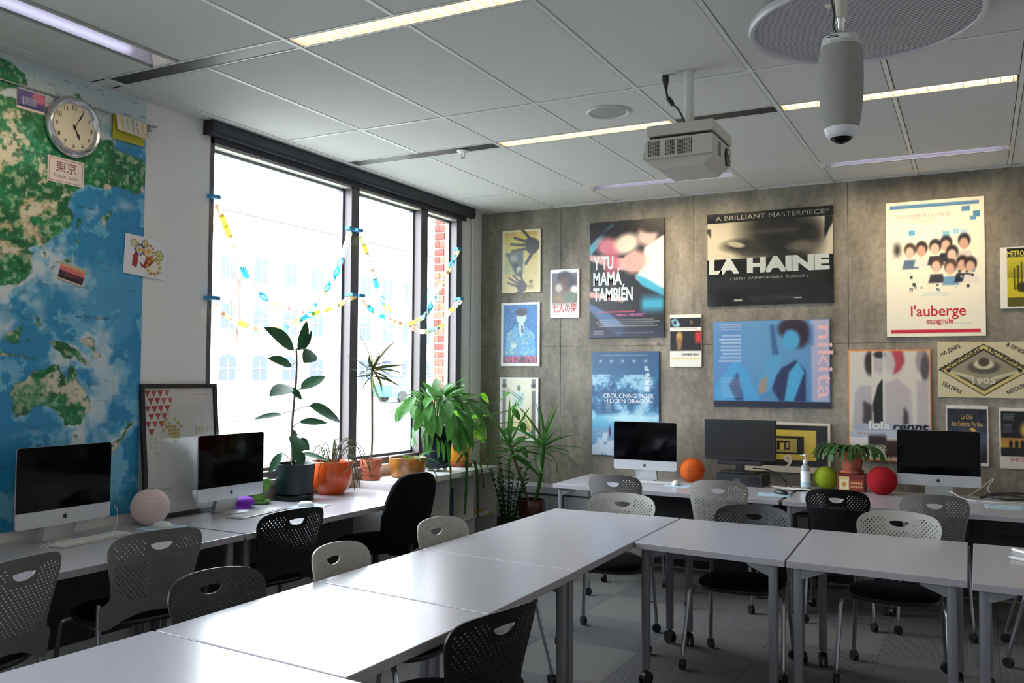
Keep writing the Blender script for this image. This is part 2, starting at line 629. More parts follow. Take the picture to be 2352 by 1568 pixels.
# floor of carpet tiles
def carpet(name, c, turn):
    m = mat(name, c, 0.97, spec=0.08, noise=(tuple(int(v * 0.93) for v in c), 90, 3))
    nt = m.node_tree
    tc = nt.nodes.new('ShaderNodeTexCoord')
    wv = nt.nodes.new('ShaderNodeTexWave')
    wv.wave_type = 'BANDS'
    wv.bands_direction = 'X' if turn else 'Y'
    wv.inputs['Scale'].default_value = 26
    wv.inputs['Distortion'].default_value = 1.2
    wv.inputs['Detail'].default_value = 3
    wv.inputs['Detail Scale'].default_value = 6
    nt.links.new(tc.outputs['Object'], wv.inputs['Vector'])
    bp = nt.nodes.new('ShaderNodeBump'); bp.inputs['Strength'].default_value = 0.35; bp.inputs['Distance'].default_value = 0.004
    nt.links.new(wv.outputs['Fac'], bp.inputs['Height'])
    nt.links.new(bp.outputs[0], nt.nodes['Principled BSDF'].inputs['Normal'])
    return m
CARP = [carpet('carpet_grey', (114, 112, 110), 0), carpet('carpet_grey_turned', (108, 107, 106), 1), carpet('carpet_light', (120, 118, 114), 0), carpet('carpet_blue_grey', (103, 104, 107), 1)]
fl = struct('floor', MB().box(X0, X1, Y0, 0.0, -0.1, -0.004).mesh('floor', CARP[1]))
cm = [MB().rbox(-.3045, .3045, -.3045, .3045, -.006, 0, .002).mesh('carpet_tile', c) for c in CARP]
rr = random.Random(5)
for i in range(9):
    for j in range(10):
        k = (i + j) % 2
        o = obj('carpet_tile', cm[rr.choice([0, 0, 2] if k else [1, 1, 3])], fl, (X0 + .305 + .61 * i, -.305 - .61 * j, 0))

# ceiling: plenum deck, tegular tiles, grid bars, slot panels
ce = struct('ceiling', MB().box(X0 - .2, X1 + .1, Y0, 0.2, 3.24, 3.3).mesh('ceiling', M_dark))
TX = [0.61 * i for i in range(13)]
def tile(x0, x1, y0, y1, g=.015):
    if x1 - x0 < .04 or y1 - y0 < .04:
        return
    MB().rbox(x0 + g, x1 - g, y0 + g, y1 - g, ZC, ZC + .022, .003).build('ceiling_tile', M_tile, ce)
def bar(x0, x1, y0, y1):
    MB().box(x0, x1, y0, y1, ZC - .002, ZC + .03).build('grid_bar', M_tbar, ce)
WASH = [(1.22, 2.44), (3.05, 4.27), (4.88, 6.10)]
rows = [(-.72, -.06), (-2.10, -.72), (-2.87, -2.225), (-4.135, -2.87), (-4.895, -4.25), (-6.155, -4.895), (-6.915, -6.27), (-8.2, -6.915), (-8.7, -8.2)]
for a, b in rows:
    for i in range(10):
        x0, x1 = TX[i], TX[i + 1]
        inw = any(w0 - .01 < x0 and x1 < w1 + .01 for w0, w1 in WASH)
        if (a, b) == (-.72, -.06) and inw:
            tile(x0, x1, -.548, b)
        elif a in (-4.895, -6.155) and i < 2:
            if a == -4.895 and i == 0:
                tile(0, .365, -5.50, -4.25); tile(.55, 1.22, -5.50, -4.25)
                tile(0, .61, -6.155, -5.50); tile(.61, 1.22, -6.155, -5.50)
        else:
            tile(x0, x1, a, b)
    for i in range(11):
        if a in (-4.895, -6.155) and i == 1:
            continue
        mid = b == -.06 and any(w0 + .01 < TX[i] < w1 - .01 for w0, w1 in WASH)
        bar(TX[i] - .011, TX[i] + .011, -.535 if mid else a, b + (.055 if b == -.06 else 0))
MB().rbox(X0, -.014, Y0, -.06, ZC, ZC + .02, .002).build('edge_panel', M_tile, ce)
for y in (-.72, -2.87, -4.895, -6.915):
    for i in range(10):
        if y == -4.895 and i < 2:
            continue
        bar(TX[i] + .011, TX[i + 1] - .011, y - .011, y + .011)
bar(X0, X1, -.012, 0.0)
bar(.014, .6, -5.514, -5.486)
SLOTS = [(-2.225, -2.10), (-4.25, -4.135), (-6.27, -6.155)]
SEG = {0: [(-.115, 0, 'b'), (0, 1.22, 'b'), (1.22, 2.44, 'l'), (2.44, 3.05, 'b'), (3.05, 4.27, 'l'), (4.27, 4.88, 'b'), (4.88, 6.10, 'l')],
       1: [(-.115, 0, 'b'), (0, 1.22, 'b'), (1.22, 2.44, 'l'), (2.44, 3.05, 'b'), (3.05, 4.27, 'l'), (4.27, 4.88, 'b'), (4.88, 6.10, 'l')],
       2: [(-.115, 0, 'b'), (0, 1.22, 'b'), (1.22, 2.44, 'l'), (2.44, 3.05, 'b'), (3.05, 4.27, 'l'), (4.27, 4.88, 'b'), (4.88, 6.10, 'l')]}
LIGHT_SEGS = []
for k, (a, b) in enumerate(SLOTS):
    for x0, x1, t in SEG[k]:
        bar(x0 - .012, x0 + .012, a, b)
        if t == 'b':
            MB().box(x0 + .012, x1 - .012, a + .004, b - .004, ZC + .002, ZC + .006).build('slot_panel', M_slot, ce)
        else:
            LIGHT_SEGS.append((k, x0, x1, a, b))
    m = MB(); m.box(X0 + .01, X1, a - .007, a + .004, ZC, ZC + .03)
    m.build('slot_trim', M_tbar, ce)
    m = MB(); m.box(X0 + .01, X1, b - .004, b + .007, ZC, ZC + .03)
    m.build('slot_trim', M_tbar, ce)

# louvred strip lights
M_lamp = mat('lamp_panel_glow', (255, 240, 215), 0.5, emit=(LAMP_WARM, STRIP_EMIT))
M_louv = mat('louvre_white', (235, 228, 212), 0.35)
SL = {(0, 1.22): 'lit louvred strip light in the second slot between sprinkler and projector', (0, 3.05): 'lit louvred strip light passing behind the hanging camera',
      (1, 1.22): 'large lit louvred strip light nearest the camera at the top'}
for k, x0, x1, a, b in LIGHT_SEGS:
    lab = SL.get((k, x0)) or {(0, 4.88): 'lit louvred strip light out of view beyond the hanging camera', (1, 4.88): 'lit louvred strip light out of view over the side aisle', (1, 3.05): 'lit louvred strip light out of view above the hanging camera', (2, 1.22): 'lit louvred strip light out of view above the nearest table', (2, 3.05): 'lit louvred strip light out of view right above the viewer', (2, 4.88): 'lit louvred strip light out of view by the far side wall'}[(k, x0)]  # out-of-view strips continue the slot pattern, added as fill light
    t = thing('ceiling_light', lab, 'light', ((x0 + x1) / 2, (a + b) / 2, ZC), 0, 'louvred strip lights')
    hx, hy = (x1 - x0) / 2 - .02, (b - a) / 2 - .008
    m = MB()
    m.box(-hx, hx, -hy, -hy + .003, .0, .07); m.box(-hx, hx, hy - .003, hy, .0, .07)
    m.box(-hx, -hx + .003, -hy, hy, .0, .07); m.box(hx - .003, hx, -hy, hy, .0, .07); m.box(-hx, hx, -hy, hy, .07, .074)
    m.build('housing', M_louv, t)
    MB().box(-hx + .004, hx - .004, -hy + .004, hy - .004, .052, .056).build('lamp_panel', M_lamp, t)
    bm_ = MB().box(-.0012, .0012, -hy + .004, hy - .004, .0, .028).mesh('louvre_blade', M_louv)
    for q in range(21):
        obj('louvre_blade', bm_, t, (-hx + .02 + (2 * hx - .04) * q / 20, 0, 0))

# wall washers: recessed troughs with a tube that throws light on the wall
M_lav = mat('washer_reflector_lavender', (190, 188, 205), 0.28, metal=0.5)
def washer(label, loc, rotz, length=1.2, power=1.0):
    """local: +y is the wall side"""
    t = thing('wall_washer', label, 'light', loc, rotz, 'wall washer lights')
    h = length / 2
    m = MB()
    m.box(-h, h, .068, .072, .001, .10)
    m.build('reflector', M_lav, t)
    m = MB()
    m.box(-h, h, -.075, -.071, -.004, .10); m.box(-h - .004, -h, -.075, .072, -.004, .10); m.box(h, h + .004, -.075, .072, -.004, .10)
    m.box(-h, h, -.075, .072, .10, .104)
    m.build('trough', mat('washer_trough', (228, 226, 222), 0.4), t)
    m = MB()
    for s in (-1, 1):
        m.prism([(s * h, -.004), (s * (h - .012), -.004), (s * (h - .03), .08), (s * h, .08)], 'y', -.07, .066)
    m.build('end_plate', mat('washer_end', (240, 232, 214), 0.4), t)
    li = bpy.data.lights.new('washer_tube', 'AREA')
    li.shape = 'RECTANGLE'; li.size = length - .1; li.size_y = .05
    li.energy = WASH_W * power; li.color = (1.0, 0.80, 0.50); li.spread = R(95)
    lo = bpy.data.objects.new('tube_light', li)
    COL.objects.link(lo)
    lo.parent = t
    lo.location = (0, -.02, -.004)
    lo.rotation_euler = (R(40), 0, 0)
    l2 = bpy.data.lights.new('reflector_fill', 'AREA')  # extra light added in the trough so the reflector glows
    l2.shape = 'RECTANGLE'; l2.size = length - .1; l2.size_y = .03
    l2.energy = 0.4; l2.color = (0.86, 0.86, 1.0)
    lp = bpy.data.objects.new('reflector_fill_light', l2)
    COL.objects.link(lp)
    lp.parent = t
    lp.location = (0, -.055, .08)
    lp.rotation_euler = (R(80), 0, 0)
    return t
washer('unlit looking wall washer trough behind the projector', (1.83, -.625, ZC), 0)
washer('wall washer trough over the white comedy poster', (3.66, -.625, ZC), 0)
washer('wall washer trough beyond the frame edge over the back desk', (5.49, -.625, ZC), 0)
washer('long wall washer trough over the world map', (.458, -4.875, ZC), PI / 2, power=.35)

# ------------------------------------------------------------------ window, blind, pier
wn = struct('window_1', MB().box(X0 - .13, X0 + .05, WIN[0], WIN[1], WIN[2] - .035, WIN[2]).mesh('window_sill', M_white_lam))
GX = -0.215
def member(name, y0, y1, z0, z1):
    m = MB(); m.cur = 0
    m.box(-.25, X0, y0, y1, z0, z1)
    m.cur = 1
    m.box(X0, X0 + .004, y0, y1, z0, z1)
    m.build(name, [M_frame_pink, M_frame_dark], wn)
for y0, y1 in ((-2.0, -1.905), (-1.05, -.945), (-.465, -.37)):
    member('mullion', y0, y1, WIN[2], WIN[3])
member('jamb', WIN[0], WIN[0] + .03, WIN[2], WIN[3])
m = MB(); m.cur = 0; m.box(-.25, X0 - .0, WIN[0], WIN[1], 2.985, WIN[3]); m.cur = 1; m.box(X0, X0 + .004, WIN[0], WIN[1], 3.0, WIN[3])
m.build('head_frame', [mat('head_frame_cream', (224, 222, 208), 0.5), M_frame_dark], wn)
MB().box(-.25, X0, WIN[0], WIN[1], WIN[2], WIN[2] + .05).build('bottom_frame', M_frame_pink, wn)
for y0, y1 in ((WIN[0] + .03, -2.0), (-1.905, -1.05), (-.945, -.465)):
    m = MB()
    for (a, b, c, d) in ((y0, y0 + .018, WIN[2] + .05, 2.985), (y1 - .018, y1, WIN[2] + .05, 2.985), (y0, y1, WIN[2] + .05, WIN[2] + .07), (y0, y1, 2.967, 2.985)):
        m.box(GX - .018, GX + .018, a, b, c, d)
    m.build('glazing_bead', mat('glazing_bead_grey', (120, 122, 130), 0.4, metal=0.3), wn)
    MB().box(GX - .004, GX + .004, y0 + .01, y1 - .01, WIN[2] + .06, 2.975).build('pane', M_glass, wn)
wn2 = struct('fill_window', MB().box(X0 - .13, X0 + .05, W2[0], W2[1], WIN[2] - .035, WIN[2]).mesh('window_sill', M_white_lam))  # unseen window, added to brighten the near side of the room
for y0, y1 in ((W2[0], W2[0] + .05), (-7.1, -7.0), (W2[1] - .05, W2[1])):
    MB().box(-.25, X0, y0, y1, WIN[2], WIN[3]).build('mullion', M_frame_pink, wn2)
for z0, z1 in ((WIN[2], WIN[2] + .05), (2.985, WIN[3])):
    MB().box(-.25, X0, W2[0], W2[1], z0, z1).build('rail', M_frame_pink, wn2)
for y0, y1 in ((W2[0] + .05, -7.1), (-7.0, W2[1] - .05)):
    MB().box(GX - .004, GX + .004, y0, y1, WIN[2] + .05, 2.985).build('pane', M_glass, wn2)
t = thing('roller_blind', 'dark navy roller blind cassette along the top of the window', 'blind', (X0 + .004, -1.83, 3.0))
m = MB(); m.prism([(0, .115), (.075, .115), (.075, .055), (.062, .035), (0, .035)], 'y', -1.63, 1.56); m.build('cassette', mat('navy_blind_cassette', (38, 42, 56), 0.45), t)
m = MB()
for s in (-1.635, 1.56):
    m.prism([(0, .117), (.08, .117), (.08, .052), (.065, .03), (0, .03)], 'y', s, s + .006)
m.build('end_cap', M_black, t)
MB().box(.012, .022, -1.56, 1.5, -.004, .04).build('rolled_fabric_hem', mat('blind_fabric', (60, 60, 66), 0.7), t)
t = thing('wall_conduit', 'thin white conduit running up the pier beside the window', 'pipe', (X0 + .012, -.2, 0))
MB().cyl((0, 0, .8), (0, 0, 3.1), .010, 10).build('tube', M_whiteplas, t)
for z in (1.1, 1.9, 2.7):
    MB().rbox(-.012, .006, -.02, .02, z, z + .02, .002).build('clip', M_whiteplas, t)
tag(MB().rbox(X0, X0 + .02, -.355, -.27, .8, 3.05, .003).build('trim_strip', mat('white_trim', (232, 232, 228), 0.35)), 'bright white vertical trim board at the window edge', 'trim')
t = thing('radiator_cover', 'silver grey radiator cover running low along the concrete wall', 'radiator', (0.5, -.06, .5))
m = MB(); m.prism([(.058, -.2), (.058, .115), (.0, .115), (-.05, .09), (-.05, -.2)], 'x', -.6, 3.6); m.build('casing', mat('radiator_silver', (170, 172, 178), 0.4, metal=0.3), t)
MB().box(-.6, 3.6, -.056, -.05, .02, .032).build('grille_slot', M_dark, t)

# ------------------------------------------------------------------ tables and desks
def caster_mesh(r, name='caster'):
    m = MB()
    for s in (-1, 1):
        m.prism([(r * math.cos(a * PI / 8), r + r * math.sin(a * PI / 8)) for a in range(16)], 'x', s * r * .28 - r * .2 * (s < 0), s * r * .28 + r * .2 * (s > 0))
    m.prism([(r * .9 * math.cos(a * PI / 8) , r * 1.06 + r * .98 * math.sin(a * PI / 8)) for a in range(0, 9)] + [(-r * .3, r * .9), (r * .3, r * .9)], 'x', -r * .3, r * .3)
    m.cyl((0, 0, r * 1.2), (0, 0, r * 2.35), r * .26, 8)
    return m.mesh(name, M_black)
CAST_T, CAST_C = caster_mesh(.037), caster_mesh(.027)

def table(name, label, quad, zt, group, casters=True, legs=True, modesty=None, thick=.032):
    cx, cy = sum(p[0] for p in quad) / 4, sum(p[1] for p in quad) / 4
    t = thing(name, label, 'table' if casters else 'desk', (cx, cy, 0), 0, group)
    q = [(p[0] - cx, p[1] - cy) for p in quad]
    bm = bmesh.new()
    vb = [bm.verts.new((p[0], p[1], zt - thick)) for p in q]
    vt = [bm.verts.new((p[0], p[1], zt)) for p in q]
    bm.faces.new(vb[::-1]); bm.faces.new(vt)
    for i in range(4):
        f = bm.faces.new((vb[i], vb[(i + 1) % 4], vt[(i + 1) % 4], vt[i])); f.material_index = 1
    bmesh.ops.bevel(bm, geom=bm.edges[:], offset=.003, segments=2, affect='EDGES', profile=.6)
    me = bpy.data.meshes.new('tabletop')
    bm.to_mesh(me); bm.free()
    me.materials.append(M_lam); me.materials.append(M_lam_edge)
    obj('tabletop', me, t)
    if not legs:
        return t
    zb = .085 if casters else .012
    for i, p in enumerate(q):
        n1 = Vector((q[(i + 1) % 4][0] - p[0], q[(i + 1) % 4][1] - p[1], 0)).normalized()
        n2 = Vector((q[i - 1][0] - p[0], q[i - 1][1] - p[1], 0)).normalized()
        c = Vector((p[0], p[1], 0)) + n1 * .045 + n2 * .06
        lg = MB()
        poly = []
        for k in range(16):
            a = 2 * PI * k / 16
            ca, sa = math.cos(a), math.sin(a)
            poly.append((c.x + .021 * math.copysign(abs(ca) ** .6, ca), c.y + .021 * math.copysign(abs(sa) ** .6, sa)))
        lg.prism(poly, 'z', zb, zt - thick, smooth=True)
        l = lg.build('leg', M_leg, t)
        # bracket running inwards from the leg head
        ax = n1 if (i % 2 == 0) else n2
        br = MB()
        side = Vector((-ax.y, ax.x, 0)) * .018
        z1 = zt - thick - .001
        P = [c + ax * d for d in (.0, .12, .12, .03, .0)]
        Zs = [z1, z1, z1 - .014, z1 - .05, z1 - .055]
        vs = [(a + side) + Vector((0, 0, z)) for a, z in zip(P, Zs)] + [(a - side) + Vector((0, 0, z)) for a, z in zip(P, Zs)]
        n = 5
        br.add(vs, [tuple(range(n)), tuple(range(2 * n - 1, n - 1, -1))] + [(k, (k + 1) % n, (k + 1) % n + n, k + n) for k in range(n)])
        br.build('leg_bracket', M_leg, l)
        if casters:
            o = obj('caster', CAST_T, l, (c.x, c.y, 0), (0, 0, random.uniform(0, 6)))
        else:
            MB().cyl((c.x, c.y, 0), (c.x, c.y, .016), .02, 12).build('foot', M_black, l)
    if modesty:
        MB().rbox(*modesty, .003).build('modesty_panel', mat('modesty_panel_charcoal', (52, 52, 56), 0.6), t)
    return t
GT = 'grey meeting tables pushed into a U'
table('meeting_table', 'nearest grey table at the bottom edge of the picture', [(1.60, -6.1), (3.2, -6.2), (3.24, -5.43), (1.648, -5.298)], .73, GT)
table('meeting_table', 'grey table with the brightest window glare, beside the near black chair', [(1.652, -5.288), (2.487, -5.362), (2.504, -4.594), (1.650, -4.486)], .73, GT)
table('meeting_table', 'grey table between the glare table and the long corner table', [(1.650, -4.478), (2.507, -4.582), (2.497, -3.783), (1.648, -3.709)], .73, GT)
table('meeting_table', 'long grey table forming the far corner of the table row', [(1.648, -3.701), (2.494, -3.774), (2.452, -2.118), (1.637, -2.136)], .73, GT)
table('meeting_table', 'grey table joined to the corner, dark chair pushed behind it', [(2.484, -3.008), (3.247, -3.104), (3.206, -2.142), (2.464, -2.131)], .73, GT)
table('meeting_table', 'grey table with a light grey chair pushed in behind it', [(3.256, -3.108), (4.000, -3.150), (3.992, -2.152), (3.216, -2.143)], .73, GT)
table('meeting_table', 'grey table at the picture edge with white pens on it', [(4.017, -3.185), (4.80, -3.22), (4.80, -2.2), (4.017, -2.172)], .73, GT)
GD = 'computer desks along the walls'
DZ = .75
table('computer_desk', 'grey desk under the world map with a keyboard and pink lantern', [(-.12, -5.6), (.69, -5.62), (.69, -3.905), (-.12, -3.86)], DZ, GD, casters=False, modesty=(-.28, -.262, -.8, .8, .22, .70))
table('computer_desk', 'grey desk under the window with potted plants', [(-.12, -3.845), (.70, -3.885), (.70, -2.13), (-.12, -2.06)], DZ, GD, casters=False, modesty=(-.28, -.262, -.85, .85, .22, .70))
table('computer_desk', 'grey desk by the concrete wall with the orange lantern', [(1.13, -1.08), (2.845, -1.16), (2.845, -.25), (1.10, -.25)], DZ, GD, casters=False, modesty=(-.8, .8, .2, .218, .15, .70))
table('computer_desk', 'grey desk by the concrete wall with the cactus and red lantern', [(2.868, -1.17), (4.75, -1.2), (4.75, -.2), (2.868, -.25)], DZ, GD, casters=False, modesty=(-.88, .88, .2, .218, .15, .70))
kt = [o for o in COL.objects if o.get('label') == 'grey desk by the concrete wall with the cactus and red lantern'][0]
MB().rbox(4.0, 4.7, -1.0, -.7, .60, .70, .012).build('keyboard_tray', M_black, kt, (-kt.location.x, -kt.location.y, 0))

# ------------------------------------------------------------------ stacking chairs with perforated backs
def chair_back_mesh():
    half = [(0, .058), (.07, .05), (.13, .03), (.175, .004), (.19, 0), (.216, 0), (.222, .006), (.223, .085), (.219, .096), (.207, .104), (.192, .116), (.187, .14), (.193, .19), (.204, .24), (.215, .29), (.219, .315), (.217, .335), (.209, .355), (.194, .372), (.172, .384), (.14, .392), (.09, .398), (.04, .4005), (0, .401)]
    def dens(h):
        out = []
        for i in range(len(h) - 1):
            a, b = h[i], h[i + 1]
            n = max(1, int(math.hypot(b[0] - a[0], b[1] - a[1]) / .018))
            out += [(a[0] + (b[0] - a[0]) * k / n, a[1] + (b[1] - a[1]) * k / n) for k in range(n)]
        return out + [h[-1]]
    hd = dens(half)
    outer = hd + [(-a, b) for a, b in hd[-2:0:-1]]
    def width(b):
        pts = [(b_, a_) for a_, b_ in half[11:20]]
        for (b0, a0), (b1, a1) in zip(pts, pts[1:]):
            if b0 <= b <= b1:
                return a0 + (a1 - a0) * (b - b0) / (b1 - b0)
        return .15
    loops = [outer]
    hb = .343
    handle = [(-.052 + .104 * k / 8, hb + .005 * math.sin(PI * k / 8)) for k in range(9)] + [(.05 * math.cos(a), hb - .002 - .026 * math.sin(a)) for a in [PI * k / 10 for k in range(1, 10)]]
    loops.append(handle)
    row, b = 0, .125
    while b < .368:
        w = width(b) - .022
        if b > .345:
            w -= (b - .345) * 2.2
        a = -.258 + (.01075 if row % 2 else 0)
        while a < .25:
            if abs(a) < w and not (abs(a) < .066 and b > hb - .046):
                loops.append([(a + .0041 * math.cos(k * PI / 3 + .5), b + .0041 * math.sin(k * PI / 3 + .5)) for k in range(6)])
            a += .0215
        row += 1
        b += .0118
    pts, edges = [], []
    for L in loops:
        o = len(pts)
        pts += L
        edges += [(o + i, o + (i + 1) % len(L)) for i in range(len(L))]
    for i in range(-8, 9):                       # interior points for the plain areas
        for bb in (.03, .055, .08, .1):
            a = i * .024
            if abs(a) < .2 and bb > .065 - abs(a) * .25 and not (bb > .09 and abs(a) > .17):
                pts.append((a, bb + .004))
    r = delaunay_2d_cdt([Vector(p) for p in pts], edges, [], 1, 1e-5)
    co = r[0]
    holes = np.array([(sum(q[0] for q in L) / 6, sum(q[1] for q in L) / 6) for L in loops[2:]])
    faces = []
    for f in r[2]:
        cx = sum(co[i].x for i in f) / len(f); cy = sum(co[i].y for i in f) / len(f)
        if ((holes[:, 0] - cx) ** 2 + (holes[:, 1] - cy) ** 2).min() < .0039 ** 2:
            continue
        ins = False
        for (x0, y0), (x1, y1) in zip(handle, handle[1:] + handle[:1]):
            if (y0 > cy) != (y1 > cy) and cx < x0 + (cy - y0) * (x1 - x0) / (y1 - y0):
                ins = not ins
        if not ins:
            faces.append(f)
    def P(a, b, off):
        y = -.225 - .11 * (b / .4) - .06 * max(0, b - .2) ** 2 * 4 + 1.15 * a * a * (0.35 + 1.6 * b)
        return (a, y + off, .43 + b)
    n = len(co)
    vs = [P(c.x, c.y, 0) for c in co] + [P(c.x, c.y, -.0075) for c in co]
    fs = [tuple(f) for f in faces] + [tuple(i + n for i in f[::-1]) for f in faces]
    cnt = {}
    for f in faces:
        for i in range(len(f)):
            e = (f[i], f[(i + 1) % len(f)])
            cnt.setdefault(tuple(sorted(e)), []).append(e)
    for k, e in cnt.items():
        if len(e) == 1:
            a, b = e[0]
            fs.append((b, a, a + n, b + n))
    me = bpy.data.meshes.new('backrest')
    me.from_pydata(vs, [], fs)
    bm = bmesh.new(); bm.from_mesh(me)
    bmesh.ops.recalc_face_normals(bm, faces=bm.faces)
    for f in bm.faces:
        f.smooth = True
    bm.to_mesh(me); bm.free()
    me.set_sharp_from_angle(angle=R(40))
    return me

def superellipse(hx, hy, p, n=36, cx=0, cy=0):
    out = []
    for k in range(n):
        a = 2 * PI * k / n
        c, s = math.cos(a), math.sin(a)
        out.append((cx + hx * math.copysign(abs(c) ** (2 / p), c), cy + hy * math.copysign(abs(s) ** (2 / p), s)))
    return out
def stacked(m, rings, closed=True):
    """rings: [(polygon, z)] joined bottom to top"""
    n = len(rings[0][0])
    vs = [(p[0], p[1], z) for poly, z in rings for p in poly]
    fs = [(k * n + i, k * n + (i + 1) % n, (k + 1) * n + (i + 1) % n, (k + 1) * n + i) for k in range(len(rings) - 1) for i in range(n)]
    m.add(vs, fs, True)
    m.add(vs[:n], [tuple(range(n - 1, -1, -1))]); m.add(vs[-n:], [tuple(range(n))], True)

SHELL = {'light': mat('chair_shell_light_grey', (170, 168, 161), 0.45, spec=0.4), 'mid': mat('chair_shell_mid_grey', (118, 116, 114), 0.42, spec=0.4),
         'dark': mat('chair_shell_dark', (44, 44, 46), 0.38, spec=0.45), 'black': mat('chair_shell_black', (16, 16, 18), 0.38, spec=0.45)}
def make_chair():
    t = thing('stacking_chair', 'chair', 'chair')
    me = chair_back_mesh(); me.materials.append(SHELL['light'])
    obj('backrest', me, t)
    m = MB()
    stacked(m, [(superellipse(.18, .17, 2.6, cy=.0), .418), (superellipse(.228, .222, 2.8, cy=.0), .432), (superellipse(.236, .23, 2.8), .444), (superellipse(.232, .226, 2.8), .452)])
    m.build('seat_pan', SHELL['light'], t)
    m = MB()
    stacked(m, [(superellipse(.222, .216, 2.7), .449), (superellipse(.222, .216, 2.7), .458), (superellipse(.20, .195, 2.6), .470), (superellipse(.12, .12, 2.4), .474), (superellipse(.02, .02, 2), .472)])
    m.build('seat_cushion', M_blackfab, t)
    for s in (-1, 1):
        f = MB().tube(smoothcurve([(s * .17, .10, .424), (s * .225, .115, .424), (s * .249, .135, .40), (s * .255, .16, .30), (s * .264, .215, .10), (s * .264, .222, .052)], 5), .0115, 8).build('leg', M_steel, t)
        obj('caster', CAST_C, f, (s * .264, .222, 0), (0, 0, random.uniform(0, 6)))
        r = MB().tube(smoothcurve([(s * .212, -.185, .53), (s * .214, -.19, .45), (s * .222, -.21, .25), (s * .232, -.235, .10), (s * .232, -.238, .052)], 5), .0115, 8).build('leg', M_steel, t)
        obj('caster', CAST_C, r, (s * .232, -.238, 0), (0, 0, random.uniform(0, 6)))
        MB().tube([(s * .215, -.19, .44), (s * .2, -.1, .422), (s * .19, .11, .422)], .010, 8).build('side_rail', M_steel, t)
    return t
chair0 = make_chair()
used = [False]
def chair(label, shell, x, y, face, group, sx=1.0, sz=1.0):
    """face: direction the sitter looks, degrees from +x"""
    c = chair0 if not used[0] else copy_tree(chair0)
    used[0] = True
    c.location = (x, y, 0)
    c.rotation_euler = (0, 0, R(face - 90))
    c.scale = (sx, 1, sz)
    tag(c, label, 'chair', group)
    remat(c, {'backrest': SHELL[shell], 'seat_pan': SHELL['black' if shell == 'black' else 'dark']})
    return c
G1, G2, G3 = 'chairs around the meeting tables', 'chairs at the window desks', 'chairs at the concrete wall desks'
chair('dark perforated chair at the glare table, back toward the map desk', 'dark', 1.80, -4.92, -6, G1)
chair('beige perforated chair in front of the black task chair', 'light', 1.86, -4.21, 5, G1)
chair('beige perforated chair before the white shelf unit, seat under the corner table', 'light', 1.86, -3.42, -4, G1)
chair('black perforated chair in the foreground with its back to the viewer', 'black', 2.38, -4.76, 168, G1)
chair('light grey chair behind the far corner table facing the viewer', 'light', 2.07, -2.27, -82, G1)
chair('dark chair behind the table next to the corner, facing the viewer', 'dark', 2.88, -2.39, -90, G1)
chair('light grey chair behind the wider table, in front of the dark grey chair', 'light', 3.647, -2.23, -90, G1)
chair('mostly hidden chair behind the table at the picture edge, one silver leg showing', 'light', 4.40, -1.46, 180, G1)
chair('dark grey perforated chair cut by the picture edge at the map desk', 'mid', .61, -5.31, 188, G2, .98, 1.08)
chair('dark grey perforated chair at the map desk in front of the keyboard', 'mid', .54, -4.48, 164, G2, .98, 1.07)
chair('black perforated chair at the desk below the rubber plant', 'black', .51, -3.59, 168, G2, .98, 1.04)
chair('grey perforated chair at the back desk in front of the silver computer by the yuccas', 'mid', 1.73, -1.09, 94, G3, .90, 1.07)
chair('pale grey chair at the back desk in front of the black monitor', 'light', 2.44, -1.08, 100, G3, .90, 1.07)
chair('black chair at the back desk in front of the cactus', 'black', 3.25, -1.10, 90, G3, .89, 1.06)
chair('dark grey chair at the back desk in front of the red lantern side computer', 'mid', 3.78, -1.08, 95, G3, .89, 1.06)

# ------------------------------------------------------------------ black task chair
t = thing('task_chair', 'black upholstered task chair with tall rounded back by the plants', 'chair', (.50, -2.50, 0), R(82))
m = MB()
def back_ring(z, w, d, y):
    return (superellipse(w, d, 3.0, 28, 0, y), z)
stacked(m, [back_ring(.43, .10, .025, -.235), back_ring(.46, .17, .045, -.24), back_ring(.55, .21, .05, -.25), back_ring(.68, .225, .05, -.275), back_ring(.80, .22, .047, -.31), back_ring(.88, .195, .042, -.335), back_ring(.93, .15, .034, -.352), back_ring(.95, .09, .022, -.36)])
m.build('backrest', M_blackfab, t)
m = MB()
stacked(m, [(superellipse(.2, .19, 2.8), .43), (superellipse(.245, .235, 2.8), .45), (superellipse(.25, .24, 2.8), .48), (superellipse(.23, .22, 2.6), .50), (superellipse(.05, .05, 2), .505)])
m.build('seat', M_blackfab, t)
MB().tube(smoothcurve([(0, -.12, .42), (0, -.27, .42), (0, -.31, .5)], 5), .02, 8).build('back_bracket', M_black, t)
MB().lathe([(.03, .08), (.03, .24), (.02, .25), (.02, .43)], 14).build('gas_column', M_black, t)
for k in range(5):
    a = 2 * PI * k / 5 + .3
    l = MB().tube([(0, 0, .10), (.15 * math.cos(a), .15 * math.sin(a), .085), (.29 * math.cos(a), .29 * math.sin(a), .065)], [.026, .02, .014], 8).build('base_leg', M_black, t)
    obj('caster', CAST_C, l, (.29 * math.cos(a), .29 * math.sin(a), 0), (0, 0, a))

